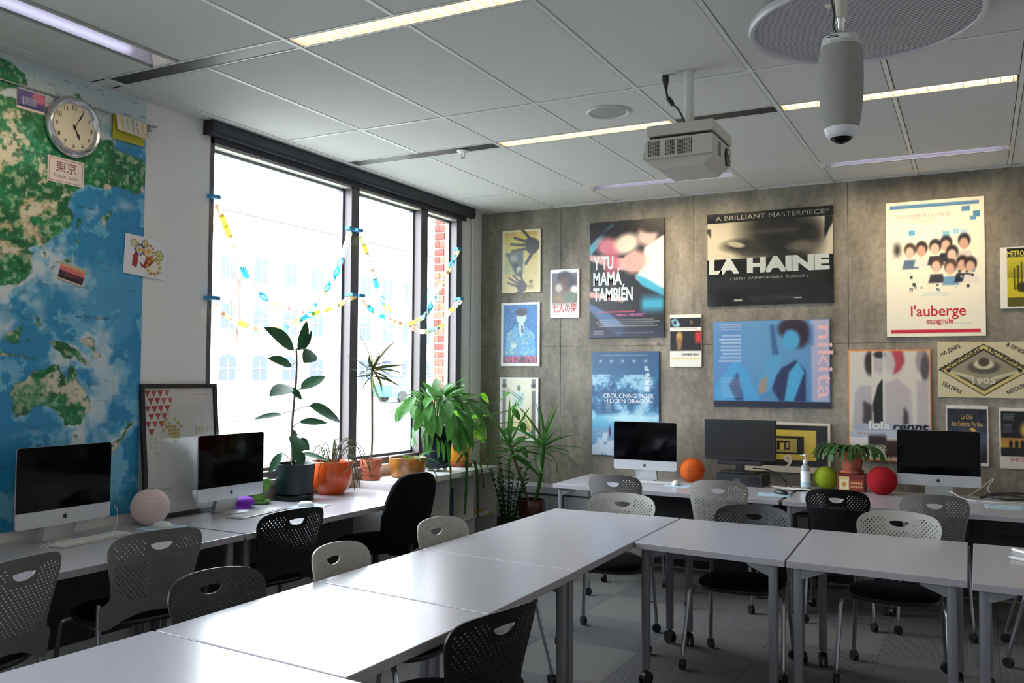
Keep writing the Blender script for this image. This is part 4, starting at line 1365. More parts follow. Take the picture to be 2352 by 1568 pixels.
MAPLAND = [[(-1.045,2.935),(-0.544,3.098),(-0.489,3.105),(-0.409,3.055),(-0.412,2.999),(-0.451,2.959),(-0.539,2.929),(-1.044,2.878)],[(-1.042,2.821),(-0.538,2.917),(-0.45,2.92),(-0.311,2.924),(-0.19,2.939),(-0.06,2.881),(0.007,2.832),(0.089,2.835),(0.11,2.792),(0.174,2.807),(0.291,2.784),(0.325,2.742),(0.318,2.665),(0.295,2.636),(0.305,2.603),(0.241,2.574),(0.181,2.587),(0.139,2.555),(0.107,2.51),(0.136,2.472),(0.109,2.427),(0.077,2.396),(0.048,2.377),(0.052,2.427),(0.086,2.473),(0.118,2.52),(0.145,2.556),(0.172,2.588),(0.126,2.603),(0.077,2.584),(0.015,2.565),(-0.04,2.561),(-0.091,2.528),(-0.168,2.468),(-0.184,2.433),(-0.141,2.411),(-0.123,2.382),(-0.131,2.33),(-0.201,2.261),(-0.24,2.247),(-0.278,2.213),(-0.269,2.154),(-0.289,2.136),(-0.303,2.185),(-0.308,2.206),(-0.336,2.207),(-0.382,2.194),(-0.361,2.173),(-0.335,2.172),(-0.369,2.142),(-0.349,2.094),(-0.348,2.068),(-0.375,2.022),(-0.426,1.997),(-0.474,1.986),(-0.509,1.977),(-0.633,1.908),(-0.692,1.842),(-1.014,1.972)],[(-0.117,2.383),(-0.091,2.376),(-0.103,2.327),(-0.108,2.282),(-0.115,2.318)],[(-0.114,2.281),(-0.081,2.257),(-0.109,2.244),(-0.133,2.242)],[(-0.129,2.235),(-0.122,2.2),(-0.133,2.148),(-0.19,2.139),(-0.232,2.125),(-0.248,2.127),(-0.19,2.155),(-0.147,2.175),(-0.136,2.205)],[(-0.253,2.116),(-0.237,2.114),(-0.241,2.092),(-0.251,2.097)],[(-0.362,2.01),(-0.344,2.015),(-0.356,1.989)],[(-0.491,1.953),(-0.474,1.958),(-0.48,1.943)],[(-0.362,1.94),(-0.34,1.935),(-0.348,1.9),(-0.362,1.906)],[(-0.334,1.856),(-0.302,1.846),(-0.31,1.809),(-0.326,1.811),(-0.322,1.832)],[(-0.398,1.815),(-0.387,1.794),(-0.396,1.759),(-0.409,1.718),(-0.434,1.703),(-0.469,1.712),(-0.488,1.742),(-0.468,1.763),(-0.433,1.778)],[(-0.367,1.74),(-0.323,1.754),(-0.355,1.727),(-0.349,1.692),(-0.371,1.688)],[(-0.251,1.734),(-0.208,1.725),(-0.177,1.723),(-0.113,1.7),(-0.08,1.679),(-0.035,1.626),(-0.074,1.634),(-0.103,1.657),(-0.127,1.642),(-0.167,1.655),(-0.176,1.684),(-0.215,1.704)],[(-0.761,1.666),(-0.5,1.673),(-0.458,1.665),(-0.393,1.658),(-0.357,1.652),(-0.32,1.645),(-0.327,1.636),(-0.364,1.642),(-0.407,1.648),(-0.464,1.653),(-0.499,1.659),(-0.76,1.647)],[(-0.442,1.496),(-0.418,1.52),(-0.367,1.527),(-0.346,1.554),(-0.321,1.575),(-0.288,1.586),(-0.258,1.593),(-0.236,1.611),(-0.197,1.605),(-0.192,1.576),(-0.172,1.555),(-0.14,1.548),(-0.129,1.584),(-0.122,1.62),(-0.101,1.585),(-0.088,1.548),(-0.062,1.512),(-0.033,1.475),(-0.006,1.431),(-0.013,1.38),(-0.037,1.344),(-0.052,1.308),(-0.093,1.296),(-0.141,1.305),(-0.157,1.334),(-0.197,1.343),(-0.205,1.364),(-0.244,1.383),(-0.282,1.387),(-0.326,1.368),(-0.34,1.351),(-0.384,1.349),(-0.419,1.347),(-0.424,1.378),(-0.432,1.419),(-0.444,1.459)],[(-0.099,1.259),(-0.063,1.257),(-0.066,1.231),(-0.081,1.22),(-0.095,1.24)],[(0.214,1.329),(0.234,1.303),(0.269,1.294),(0.24,1.266),(0.226,1.263),(0.228,1.304)],[(0.231,1.259),(0.222,1.231),(0.176,1.185),(0.152,1.168),(0.158,1.19),(0.208,1.235)],[(-0.144,3.026),(-0.116,3.038),(-0.08,3.005),(0.006,2.989),(-0.003,2.974),(-0.043,2.975),(-0.088,2.995)],[(0.309,2.846),(0.329,2.855),(0.325,2.83),(0.313,2.83)],[(-0.016,1.747),(0.037,1.671),(0.029,1.667),(-0.006,1.711),(-0.049,1.739)]]

def poly_sd(PX, PZ, pts):
    d = np.full(PX.shape, 9.0); ins = np.zeros(PX.shape, bool)
    n = len(pts)
    for i in range(n):
        x0, z0 = pts[i]; x1, z1 = pts[(i + 1) % n]
        ex, ez = x1 - x0, z1 - z0
        L = ex * ex + ez * ez + 1e-12
        t = np.clip(((PX - x0) * ex + (PZ - z0) * ez) / L, 0, 1)
        d = np.minimum(d, (PX - x0 - t * ex) ** 2 + (PZ - z0 - t * ez) ** 2)
        if z0 != z1:
            cond = (PZ > min(z0, z1)) & (PZ <= max(z0, z1))
            ins ^= cond & (PX < x0 + (PZ - z0) * ex / ez)
    d = np.sqrt(d)
    return np.where(ins, d, -d)
MW0, MW1, MZ0, MZ1 = -1.1, .315, .80, 3.112
wm = thing('world_map', 'tall world map mural of Asia and Australia on the wall behind the clock', 'map', (X0 + .003, -4.2, 0), PI / 2)
MB().box(MW0, MW1, -.0015, 0, MZ0, MZ1).build('paper', mat('map_paper', (220, 222, 220), .5), wm)
pr = Print(MW1 - MW0, MZ1 - MZ0, (60, 140, 190), .0045)
PXm = MW0 + pr.U * pr.w
PZm = MZ1 - pr.V * pr.h
sd = np.full(PXm.shape, -9.0)
for L in MAPLAND:
    sd = np.maximum(sd, poly_sd(PXm, PZm, L))
n1 = fnoise(sd.shape, 14, 6, 3); n2 = fnoise(sd.shape, 9, 7, 4, .62); n3 = fnoise(sd.shape, 4, 6, 5, .6); n4 = fnoise(sd.shape, 60, 3, 8)
h = sd + .014 * n1 + .02 * n2
arctic = np.clip((PZm - 2.80) / .12 + np.clip(-.04 + .1 * n3, -.2, .2), 0, 1)
seaA, seaB, seaC = np.array((40, 138, 190.)), np.array((112, 182, 214.)), np.array((206, 218, 222.))
k = np.clip((n3 + .02) * 5 + .45, 0, 1)[..., None]
sea = seaA * (1 - k) + np.array((72, 158, 204.)) * k
k = np.clip((n2 - .28) * 8, 0, 1)[..., None]
sea = sea * (1 - k) + seaB * k
k = np.clip((h + .055 + .12 * n3) / .02, 0, 1)[..., None]
sea = sea * (1 - k) + seaB * k
k = np.clip((h + .022 + .10 * n3) / .012, 0, 1)[..., None]
sea = sea * (1 - k) + seaC * k
for cx, cz, rx, rz, w_ in ((-.06, 2.46, .17, .12, 1), (-.32, 2.12, .13, .12, 1), (-.19, 2.21, .10, .07, .7), (-.33, 1.90, .14, .16, .6), (-.46, 1.80, .12, .14, 1), (-.2, 1.63, .2, .06, 1), (.06, 1.42, .12, .2, .8), (.04, 1.71, .09, .07, .8), (-.35, 1.27, .25, .04, .5), (.2, 2.5, .13, .1, .6)):
    k = (w_ * np.clip(1.3 - np.hypot((PXm - cx) / rx, (PZm - cz) / rz) + 1.6 * n3 + .7 * n1, 0, 1))[..., None]
    sea = sea * (1 - k) + np.array((200, 216, 224.)) * k
sea = sea * (1 - arctic[..., None]) + np.array((196, 210, 214.)) * arctic[..., None]
green, dgreen, tan_, cream = np.array((36, 132, 80.)), np.array((22, 100, 56.)), np.array((196, 176, 136.)), np.array((212, 206, 186.))
arid = np.clip(1.25 - np.hypot((PXm + .47) / .30, (PZm - 2.27) / .22), 0, 1) + .6 * np.clip(1.2 - np.hypot((PXm + .36) / .19, (PZm - 1.47) / .11), 0, 1) + .35 * np.clip(1.2 - np.hypot((PXm - .2) / .16, (PZm - 2.68) / .1), 0, 1) + .3 * np.clip(1.2 - np.hypot((PXm + .5) / .1, (PZm - 2.7) / .2), 0, 1)
ridge = 1 - np.abs(n2) * 6
land = green * np.ones(sd.shape + (1,))
k = np.clip(n1 * 2.2, 0, 1)[..., None]; land = land * (1 - k) + dgreen * k
k = np.clip((arid + n2 * 2.6 - .42) * 3.2, 0, 1)[..., None]
land = land * (1 - k) + tan_ * k
k = np.clip((n2 * 3 + arid * .5 - .72) * 4, 0, 1)[..., None]
land = land * (1 - k) + cream * k
teal = np.clip(1.2 - np.hypot((PXm + .40) / .22, (PZm - 2.69) / .12), 0, 1)[..., None] * .55 * np.clip(1 - 2 * k, 0, 1)
land = land * (1 - teal) + np.array((54, 168, 140.)) * teal
k = np.clip(ridge - .45, 0, 1)[..., None] * np.clip(.5 + n4 * 2.2, 0, 1)[..., None]
land = land * (1 - .7 * k) + np.array((62, 66, 42.)) * .7 * k
k = np.clip(n4 * 2.2 - .35 + arid * .3, 0, 1)[..., None]
land = land * (1 - .6 * k) + np.array((222, 212, 186.)) * .6 * k
k = np.clip(-n4 * 2.2 - .5, 0, 1)[..., None]
land = land * (1 - .6 * k) + np.array((20, 84, 48.)) * .6 * k
aus = (np.hypot((PXm + .27) / .34, (PZm - 1.45) / .28) < 1)[..., None] * np.clip((arid - .2) * 2, 0, 1)[..., None] * .7
land = land * (1 - aus) + np.array((164, 190, 150.)) * aus
L = np.clip(h / .004 + .5, 0, 1)[..., None]
pr.a = sea * (1 - L) + land * L
k = np.clip(1 - np.abs(h) / .006, 0, 1)[..., None] * .35
pr.a = pr.a * (1 - k) + np.array((70, 80, 70.)) * k
for xg in (-.93, -.66, -.39, -.12, .15):                    # graticule
    k = (np.abs(PXm - xg - .02 * (PZm - 2)) < .0024)[..., None] * .16
    pr.a = pr.a * (1 - k) + np.array((60, 84, 100.)) * k
for zg in (1.12, 1.42, 1.72, 2.02, 2.35, 2.72, 2.96):
    k = (np.abs(PZm - zg - .03 * (PXm + .4) ** 2) < .0024)[..., None] * .16
    pr.a = pr.a * (1 - k) + np.array((60, 84, 100.)) * k
rg = np.random.default_rng(21)
for _ in range(210):                                         # specks of place-name print
    u, v, w = rg.random(), rg.random(), rg.uniform(.012, .035)
    pr.rect(u, v, u + w, v + .0022, (50, 66, 84), soft=.003, k=.5)
# inset panel at the foot of the map
pr.rect(0, .905, .43, .992, (196, 190, 176)).rect(0, .902, .43, .906, (30, 34, 40)).rect(0, .990, .43, .994, (30, 34, 40))
for q in range(9):
    pr.rect(.05 * q, .908, .05 * q + .022, .965, (150, 172, 180), k=.8)
pr.lines(.02, .42, .968, .988, 4, (120, 118, 112), seed=4)
pr.build(wm, -.0022, x0=MW0, z1=MZ1, rough=.45)
MI = ink((50, 70, 64))
for s, x, z, hh, w in (('A U S T R A L I A', -.285, 1.455, .014, .30), ('PACIFIC OCEAN', .0, 1.86, .014, .20), ('L A P T E V   S E A', -.30, 2.98, .012, .2), ('SEA OF OKHOTSK', -.05, 2.44, .010, .12), ('MONGOLIA', -.47, 2.21, .012, .16), ('S I B E R I A', -.36, 2.66, .014, .18), ('NEW ZEALAND', .12, 1.32, .008, .09), ('CORAL SEA', .0, 1.51, .008, .10)):
    text(wm, s, x, z, hh, MI, y=-.0032, w=w)

# metal tack rail with end bracket above the map
t = thing('map_rail', 'thin metal display rail ending in a bracket beside the map', 'rail', (X0 + .006, -4.2, 2.985), PI / 2)
MB().rbox(-1.1, .375, -.012, -.004, -.004, .004, .002).build('rail', M_steel, t)
MB().lathe([(.018, 0), (.018, .012), (.008, .016)], 16).build('bracket', M_steel, t, (.335, -.004, -.02), (PI / 2, 0, 0))
MB().tube([(.335, -.004, -.02), (.345, -.02, -.008), (.378, -.014, .002)], .005, 8).build('hook', M_steel, t)

# clock
t = thing('wall_clock', 'round chrome wall clock showing five past five over the map', 'clock', (X0 + .0055, -4.353, 2.85), PI / 2)
face = lambda prof, seg=64: [(r, z) for r, z in prof]
def disc_mesh(m, prof, seg=64):
    """lathe about the local y axis; prof: (radius, distance towards the room)"""
    mm = MB(); mm.lathe(prof, seg, caps=False)
    m.add([(x, -z, y) for x, y, z in mm.v], mm.f, True)
RC = .158
m = MB(); disc_mesh(m, [(RC - .01, 0), (RC, .008), (RC + .001, .018), (RC - .008, .034), (RC - .018, .04), (RC - .028, .036), (RC - .036, .028), (RC - .040, .018)]); m.build('chrome_rim', mat('clock_chrome', (215, 215, 218), .2, metal=.9), t)
m = MB(); disc_mesh(m, [(RC - .034, .018), (0, .018)]); m.build('dial', mat('clock_dial_cream', (222, 212, 190), .5), t)
BK = ink((28, 28, 30))
for k in range(1, 13):
    a = PI / 2 - 2 * PI * k / 12
    text(t, str(k), .100 * math.cos(a), .100 * math.sin(a) - .011, .022, BK, y=-.0195, name='numeral', bold=.004)
m = MB()
for k in range(60):
    a = 2 * PI * k / 60
    w = .0011 if k % 5 else .0018
    ca, sa = math.cos(a), math.sin(a)
    m.add([((.119) * ca - w * sa, -.0192, .119 * sa + w * ca), (.122 * ca - w * sa, -.0192, .122 * sa + w * ca), (.122 * ca + w * sa, -.0192, .122 * sa - w * ca), (.119 * ca + w * sa, -.0192, .119 * sa - w * ca)], [(0, 1, 2, 3)])
m.build('minute_marks', BK, t)
def hand(name, ang, L, w, y):
    m = MB()
    d = Vector((math.cos(ang), 0, math.sin(ang))); n = Vector((-d.z, 0, d.x))
    pts = [d * -.015 + n * w * .4, d * (L * .5) + n * w * .35, d * (L * .66) + n * w, d * L, d * (L * .66) - n * w, d * (L * .5) - n * w * .35, d * -.015 - n * w * .4]
    vs = [p + Vector((0, y, 0)) for p in pts] + [p + Vector((0, y + .001, 0)) for p in pts]
    m.add(vs, [tuple(range(6, -1, -1)), tuple(range(7, 14))] + [(i, (i + 1) % 7, (i + 1) % 7 + 7, i + 7) for i in range(7)])
    m.build(name, BK, t)
hand('hour_hand', PI / 2 - 2 * PI * (5.08 / 12), .068, .0075, -.024)
hand('minute_hand', PI / 2 - 2 * PI * (5 / 60), .098, .005, -.027)
m = MB(); disc_mesh(m, [(.006, .018), (.006, .03), (0, .031)], 16); m.build('hub', BK, t)
m = MB(); disc_mesh(m, [(RC - .037, .022), (0, .022)], 48)

def flat(name, label, cat, x, y, z, w, h, rot=0, base=(235, 232, 228), thick=.0015, group=None, off=.0065, tiltx=0):
    """sheet on the left wall, centre at (y, z)"""
    t = thing(name, label, cat, (X0 + off, y, z), PI / 2, group)
    t.rotation_euler = (tiltx, rot, PI / 2)
    t.rotation_mode = 'XYZ'
    MB().box(-w / 2, w / 2, -thick, 0, -h / 2, h / 2).build('sheet', mat('sheet_%d_%d_%d' % base, base, .6), t)
    return t
t = flat('name_card', 'white card with red border naming a city under the clock', 'sign', 0, -4.381, 2.613, .208, .132, R(0), (226, 214, 208))
m = MB()
for a, b, c, d in ((-.096, .096, .056, .0585), (-.096, .096, -.0585, -.056), (-.096, -.0938, -.0585, .0585), (.0938, .096, -.0585, .0585)):
    m.box(a, b, -.0019, -.0016, c, d)
m.build('border', ink((150, 84, 88)), t)
text(t, '東京', 0, -.004, .042, ink((130, 66, 72)), y=-.0022)
text(t, 'Tokyo, Japan', 0, -.038, .017, ink((120, 112, 112)), y=-.0022, w=.145)
t = flat('postcard', 'purple night postcard of a lit building beside the clock', 'postcard', 0, -4.583, 2.922, .152, .098, 0, (226, 214, 200))
pr = Print(.15, .096, (86, 74, 128), .0025)
pr.vgrad(0, .5, (110, 86, 150), (90, 84, 140)).rect(0, .88, 1, 1, (222, 208, 188)).ell(.8, .22, .26, .3, (214, 120, 150), soft=.5)
for q in range(7):
    pr.rect(.2 + .07 * q, .35, .235 + .07 * q, .82, (190, 190, 214)).rect(.18, .34 + .12 * (q % 4), .72, .37 + .12 * (q % 4), (150, 150, 190))
pr.ell(.5, .8, .45, .08, (60, 60, 110), soft=.6).grain(10, 2).build(t, -.002)
t = flat('postcard', 'small sunset postcard stuck on the blue ocean', 'postcard', 0, -4.333, 2.086, .147, .098, R(13), (222, 206, 190))
pr = Print(.145, .096, (60, 30, 60), .0025)
pr.vgrad(0, .25, (168, 190, 178), (226, 150, 110)).vgrad(.25, .5, (232, 120, 90), (206, 110, 140)).vgrad(.5, .9, (70, 34, 60), (40, 20, 40)).rect(0, .9, 1, 1, (220, 200, 180)).ell(.55, .62, .3, .08, (120, 60, 60), soft=.8).grain(7, 3).build(t, -.002)
t = flat('drawing', 'coloured flower drawing on white paper overlapping the map edge', 'drawing', 0, -3.872, 2.231, .288, .222, R(3), (232, 230, 234), off=.0085)
pr = Print(.284, .218, (233, 231, 235), .003)
yl, rd, bl, gn = (214, 176, 60), (166, 40, 52), (56, 70, 130), (150, 160, 60)
pr.poly([(.18, .78), (.2, .5), (.28, .36), (.32, .6), (.3, .82)], rd).poly([(.34, .62), (.45, .72), (.52, .5), (.64, .45), (.72, .55), (.62, .72), (.5, .8), (.4, .76)], (150, 34, 48))
for cx, cy, r, c in ((.34, .34, .1, bl), (.56, .34, .12, (214, 130, 70)), (.70, .72, .15, yl), (.2, .2, .07, gn), (.82, .4, .09, gn), (.46, .16, .07, (90, 130, 90))):
    for q in range(10):
        a = q * PI / 5
        pr.ell(cx + r * math.cos(a), cy + r * 1.3 * math.sin(a), r * .28, r * .3, c, rot=a, soft=.6)
    pr.ell(cx, cy, r * .5, r * .6, yl if c != yl else (236, 226, 200), soft=.5)
for q in range(8):
    pr.ell(.58 + .045 * q, .92 - .012 * q, .014, .02, (120, 60, 120), soft=.6)
pr.build(t, -.002)
# greeting card hanging open on the rail
t = thing('greeting_card', 'yellow folded thank you card hanging from the map rail', 'card', (X0 + .018, -4.012, 2.985), PI / 2)
MB().box(-.105, .10, -.003, -.0015, -.135, 0).build('back_leaf', mat('card_lime', (190, 184, 50), .6), t)
f = MB().box(-.105, .10, -.0015, 0, -.098, 0).build('front_leaf', mat('card_cream', (236, 226, 200), .6), t, (.008, -.013, 0), (R(-14), R(3), 0))
for i, (s, c) in enumerate((('merci', (220, 150, 60)), ('GRACIAS', (150, 170, 200)), ('OBRIGADO', (60, 140, 190)), ('danke', (180, 90, 130)), ('MERCI', (226, 190, 70)), ('thank you', (220, 130, 110)))):
    text(f, s, -.075 + .033 * i, -.048, .017, ink(c), y=-.0022, w=.085, rot=-PI / 2 + .0)

# framed poster leaning on the window desk
t = thing('framed_poster', 'black framed poster with red triangles leaning on the wall', 'poster', (X0 + .065, -3.61, DZ), PI / 2)
t.rotation_euler = (R(-5.0), 0, PI / 2)
FW, FH = .565, .765
for a, b, c, d in ((-FW / 2, FW / 2, FH - .026, FH), (-FW / 2, FW / 2, 0, .026), (-FW / 2, -FW / 2 + .026, .026, FH - .026), (FW / 2 - .026, FW / 2, .026, FH - .026)):
    MB().rbox(a, b, -.02, 0, c, d, .002).build('frame_bar', mat('black_frame', (22, 24, 28), .3), t)
MB().box(-FW / 2 + .02, FW / 2 - .02, -.008, -.002, .02, FH - .02).build('poster_sheet', mat('poster_grey_white', (206, 206, 204), .5), t)
m = MB()
zt_ = FH - .036
for r_ in range(6):
    n_ = [4, 4, 4, 3, 3, 1][r_]
    for c_ in range(n_):
        x = -FW / 2 + .030 + c_ * .046 + (.023 if r_ % 2 and r_ < 5 else (.02 if r_ == 5 else 0)) * 1.0
        z = zt_ - r_ * .044
        m.add([(x, -.0085, z), (x + .042, -.0085, z), (x + .021, -.0085, z - .039)], [(0, 2, 1)])
m.build('red_triangles', ink((168, 44, 48)), t)['kind'] = 'stuff'
m = MB()
for i, row in enumerate(('0100100', '1010010', '0101101', '1010100', '0001010', '0000110', '0000100')):
    for j, ch in enumerate(row):
        if ch == '1' or (i + j) % 2 == 0 and 1 < j < 6 and 1 < i < 6:
            x, z = -.135 + j * .021, zt_ - .16 - i * .021
            m.add([(x, -.0088, z), (x + .018, -.0088, z), (x + .018, -.0088, z - .018), (x, -.0088, z - .018)], [(0, 3, 2, 1)])
m.build('gold_squares', ink((172, 150, 70)), t)['kind'] = 'stuff'
GO = ink((170, 154, 110))
text(t, 'Japan', .17, .478, .040, GO, y=-.0088, w=.14)
text(t, 'S', .10, .412, .034, ink((188, 182, 166)), y=-.0088)
text(t, 'Pr', .05, .345, .034, ink((188, 182, 166)), y=-.0088)
text(t, '日', -.20, .40, .05, ink((178, 172, 158)), y=-.0088)
text(t, '本', -.175, .335, .05, ink((178, 172, 158)), y=-.0088)
text(t, 'Experience Japan', -.17, .16, .014, ink((120, 120, 120)), y=-.0088, w=.15)
text(t, 'in six months', -.19, .135, .013, ink((120, 120, 120)), y=-.0088, w=.1)
MB().box(.07, .21, -.0088, -.0085, FH - .068, FH - .062).build('print_line', ink((206, 140, 140)), t)
MB().box(-FW / 2 + .026, FW / 2 - .026, -.0125, -.0105, .026, FH - .026).build('glass', glass_mat('frame_glass'), t)

# ------------------------------------------------------------------ posters on the concrete wall
def poster(name, label, x0, x1, z0, z1, edge=(226, 224, 218), thick=.014, cell=.005, base=(230, 228, 222)):
    t = thing(name, label, 'poster', ((x0 + x1) / 2, -.003, (z0 + z1) / 2), 0, 'film posters on the concrete wall')
    w, h = x1 - x0, z1 - z0
    MB().rbox(-w / 2, w / 2, -thick, 0, -h / 2, h / 2, .0015).build('board', mat('board_%d_%d_%d' % edge, edge, .5), t)
    p = Print(w - .002, h - .002, base, cell)
    return t, p, w, h
PY = -.0148
TY = -.0158

t, p, w, h = poster('film_poster', 'yellow poster with two black hands, highest beside the window', .104, .502, 2.352, 2.938, (214, 200, 160), base=(226, 214, 170))
p.rect(.07, .03, .93, .97, (216, 190, 100)).vgrad(.1, .4, (206, 184, 70), (206, 188, 80), .07, .62).vgrad(.45, .97, (220, 194, 120), (226, 208, 150), .07, .93).rect(.07, .04, .4, .09, (206, 150, 90), k=.6).rect(.6, .04, .92, .09, (206, 150, 90), k=.6).rect(.07, .34, .6, .70, (172, 190, 140), k=.7)
DK = (52, 50, 52)
def handshape(p, cx, cy, s, flip, rot, c, as_):
    cr, sr = math.cos(rot), math.sin(rot)
    def T(x, y):
        x *= flip
        return (cx + (x * cr - y * sr) * s, cy + (x * sr + y * cr) * s / as_)
    p.poly([T(*q) for q in ((.1, -.45), (.45, -.42), (.8, -.25), (.85, .15), (.6, .45), (.3, .5), (.0, .25), (-.05, -.15))], c, 1)
    for (a, b, wd) in (((.25, -.35), (-.35, -.95), .085), ((.05, -.2), (-.75, -.42), .085), ((0, 0), (-.95, -.05), .085), ((.05, .2), (-.85, .33), .085), ((.5, .3), (.05, 1.05), .1)):
        d = Vector((b[0] - a[0], b[1] - a[1])).normalized(); nn = Vector((-d.y, d.x)) * wd
        p.poly([T(a[0] + nn.x, a[1] + nn.y), T(b[0] + nn.x * .8, b[1] + nn.y * .8), T(b[0] + d.x * .07, b[1] + d.y * .07), T(b[0] - nn.x * .8, b[1] - nn.y * .8), T(a[0] - nn.x, a[1] - nn.y)], c, 1)
p.poly([(.08, .36), (.55, .34), (.54, .70), (.46, .76), (.36, .72), (.28, .62)], (84, 92, 80), 2).ell(.3, .45, .1, .06, (140, 150, 124), soft=.7).ell(.44, .63, .06, .05, (180, 184, 170), soft=.6).ell(.36, .56, .06, .04, (50, 52, 48), soft=.6)
handshape(p, .62, .25, .42, 1, .05, DK, h / w)
handshape(p, .42, .86, .30, 1, .5, (84, 80, 84), h / w)
p.lines(.68, .84, .88, .95, 3, (60, 60, 56), seed=2, k=.8).ell(.76, .83, .05, .03, (120, 116, 96), soft=.5).build(t, PY)

t, p, w, h = poster('film_poster', 'blue poster of a man in a suit with pink lettering at its foot', .096, .498, 1.672, 2.261, base=(236, 236, 232))
p.rect(.06, .035, .94, .955, (62, 128, 190))
rg2 = random.Random(4)
for q in range(90):
    u, v = rg2.uniform(.08, .9), rg2.uniform(.04, .84)
    p.rect(u, v, u + .035, v + .03, rg2.choice([(44, 92, 160), (90, 160, 214), (34, 74, 140)]), k=.8)
p.poly([(.1, .83), (.16, .5), (.38, .36), (.5, .42), (.62, .36), (.86, .5), (.9, .83)], (104, 172, 214), 1)
for q in range(60):
    p.ell(rg2.uniform(.15, .86), rg2.uniform(.45, .82), .03, .014, rg2.choice([(170, 206, 176), (70, 140, 200), (190, 216, 180)]), soft=.8, k=.7)
p.ell(.53, .23, .13, .105, (206, 224, 214), soft=.15).ell(.53, .155, .15, .06, (70, 70, 84), soft=.3).poly([(.44, .33), (.6, .33), (.58, .5), (.52, .55)], (214, 226, 222), 1).poly([(.53, .36), (.57, .36), (.58, .48), (.54, .5)], (60, 74, 120), 1).ell(.33, .68, .08, .04, (206, 222, 214), soft=.4)
p.rect(.06, .855, .94, .955, (96, 64, 84)).build(t, PY)
text(t, 'ЖИВОЙ', -.16, -.258, .052, ink((226, 120, 160)), y=TY, w=.165, align='L', bold=.02)
text(t, 'ТРУП', .045, -.258, .052, ink((226, 120, 160)), y=TY, w=.115, align='L', bold=.02)

t, p, w, h = poster('film_poster', 'cream poster with dark side bands, lowest beside the window behind the leaves', .088, .487, .988, 1.567, base=(236, 236, 234))
p.rect(.07, .02, .93, .95, (226, 224, 200)).rect(.07, .02, .165, .95, (120, 116, 116)).rect(.83, .02, .93, .95, (120, 116, 116)).ell(.12, .16, .08, .055, (210, 200, 180), soft=.3).ell(.88, .16, .08, .055, (210, 200, 180), soft=.3).ell(.12, .13, .06, .04, (70, 66, 66), soft=.6).ell(.88, .13, .06, .04, (70, 66, 66), soft=.6)
p.rect(.36, .24, .62, .46, (184, 216, 214), k=.8).ell(.5, .17, .045, .05, (100, 130, 130), soft=.5).vgrad(.5, .86, (226, 222, 190), (232, 218, 140), .165, .83)
for a, b in (((.2, .17), (.6, .34)), ((.17, .2), (.56, .36)), ((.62, .26), (.36, .52)), ((.66, .30), (.42, .54)), ((.55, .5), (.76, .84)), ((.6, .5), (.8, .84)), ((.52, .3), (.44, .5)), ((.7, .5), (.6, .84))):
    d = Vector((b[0] - a[0], b[1] - a[1])).normalized() * .006
    p.poly([(a[0] - d.y, a[1] + d.x), (b[0] - d.y, b[1] + d.x), (b[0] + d.y, b[1] - d.x), (a[0] + d.y, a[1] - d.x)], (96, 104, 96))
p.poly([(.2, .82), (.42, .56), (.46, .58), (.26, .84)], (230, 190, 150), 1, k=.6).rect(.165, .86, .83, .9, (150, 190, 190), k=.7).lines(.2, .8, .9, .945, 2, (190, 100, 96), seed=3, k=.8).build(t, PY)

t, p, w, h = poster('film_poster', 'small white bordered poster with red brush characters', .602, .888, 2.107, 2.548, base=(234, 234, 230))
p.rect(.06, .08, .94, .75, (112, 100, 92)).vgrad(.08, .4, (96, 100, 112), (104, 92, 84), .06, .94).ell(.5, .16, .24, .12, (50, 48, 56), soft=.5).ell(.52, .3, .2, .13, (108, 70, 62), soft=.6).ell(.74, .3, .16, .14, (56, 56, 66), soft=.6).ell(.3, .38, .12, .09, (216, 206, 190), soft=.7, k=.8).ell(.84, .42, .14, .08, (220, 214, 206), soft=.7).ell(.4, .6, .3, .1, (150, 124, 90), soft=.7).ell(.68, .58, .24, .1, (108, 122, 104), soft=.7).vgrad(.68, .80, (150, 140, 126), (234, 234, 230), .06, .94).grain(9, 2).rect(0, .93, 1, 1, (236, 236, 232)).build(t, PY)
text(t, '七人の侍', 0, -.165, .062, ink((206, 70, 60)), y=TY, w=.235, bold=.02)

t, p, w, h = poster('film_poster', 'tall dark poster with white condensed title and figures in blue light', .989, 1.680, 1.921, 2.948, (40, 40, 48), base=(28, 26, 32))
PK, CR, TQ = (206, 130, 140), (226, 208, 190), (86, 176, 198)
p.poly([(0, .2), (.22, .06), (.34, .02), (.1, .22), (0, .3)], TQ, 3).ell(.5, .1, .38, .06, (24, 20, 26), soft=.6)
p.poly([(0, .28), (.2, .29), (.45, .32), (.62, .26), (.72, .36), (.66, .44), (.4, .42), (0, .33)], (214, 170, 166), 3)
p.ell(.26, .22, .17, .08, PK, rot=.3, soft=.7).ell(.5, .2, .17, .085, CR, rot=-.3, soft=.6).ell(.78, .14, .13, .09, (216, 180, 172), rot=.3, soft=.6).ell(.84, .06, .16, .06, (26, 22, 28), soft=.6)
p.poly([(.74, .24), (1, .14), (1, .6), (.78, .58), (.62, .5), (.7, .4)], (222, 226, 214), 4).poly([(.6, .46), (.76, .5), (1, .60), (1, .66), (.7, .56)], (70, 164, 196), 4).rect(.7, .66, 1, .78, (60, 156, 186), soft=.08).ell(.62, .36, .16, .09, (206, 160, 154), rot=-.6, soft=.6)
p.ell(.3, .38, .1, .14, (190, 92, 112), soft=.8, k=.8).poly([(0, .6), (.3, .63), (.5, .66), (.46, .7), (.1, .66), (0, .65)], (216, 160, 156), 3).poly([(0, .7), (.3, .8), (.5, .92), (.4, 1), (.2, .9), (0, .76)], (88, 118, 170), 4, k=.8).vgrad(.9, 1, (34, 36, 52), (52, 62, 92), 0, 1, k=.7)
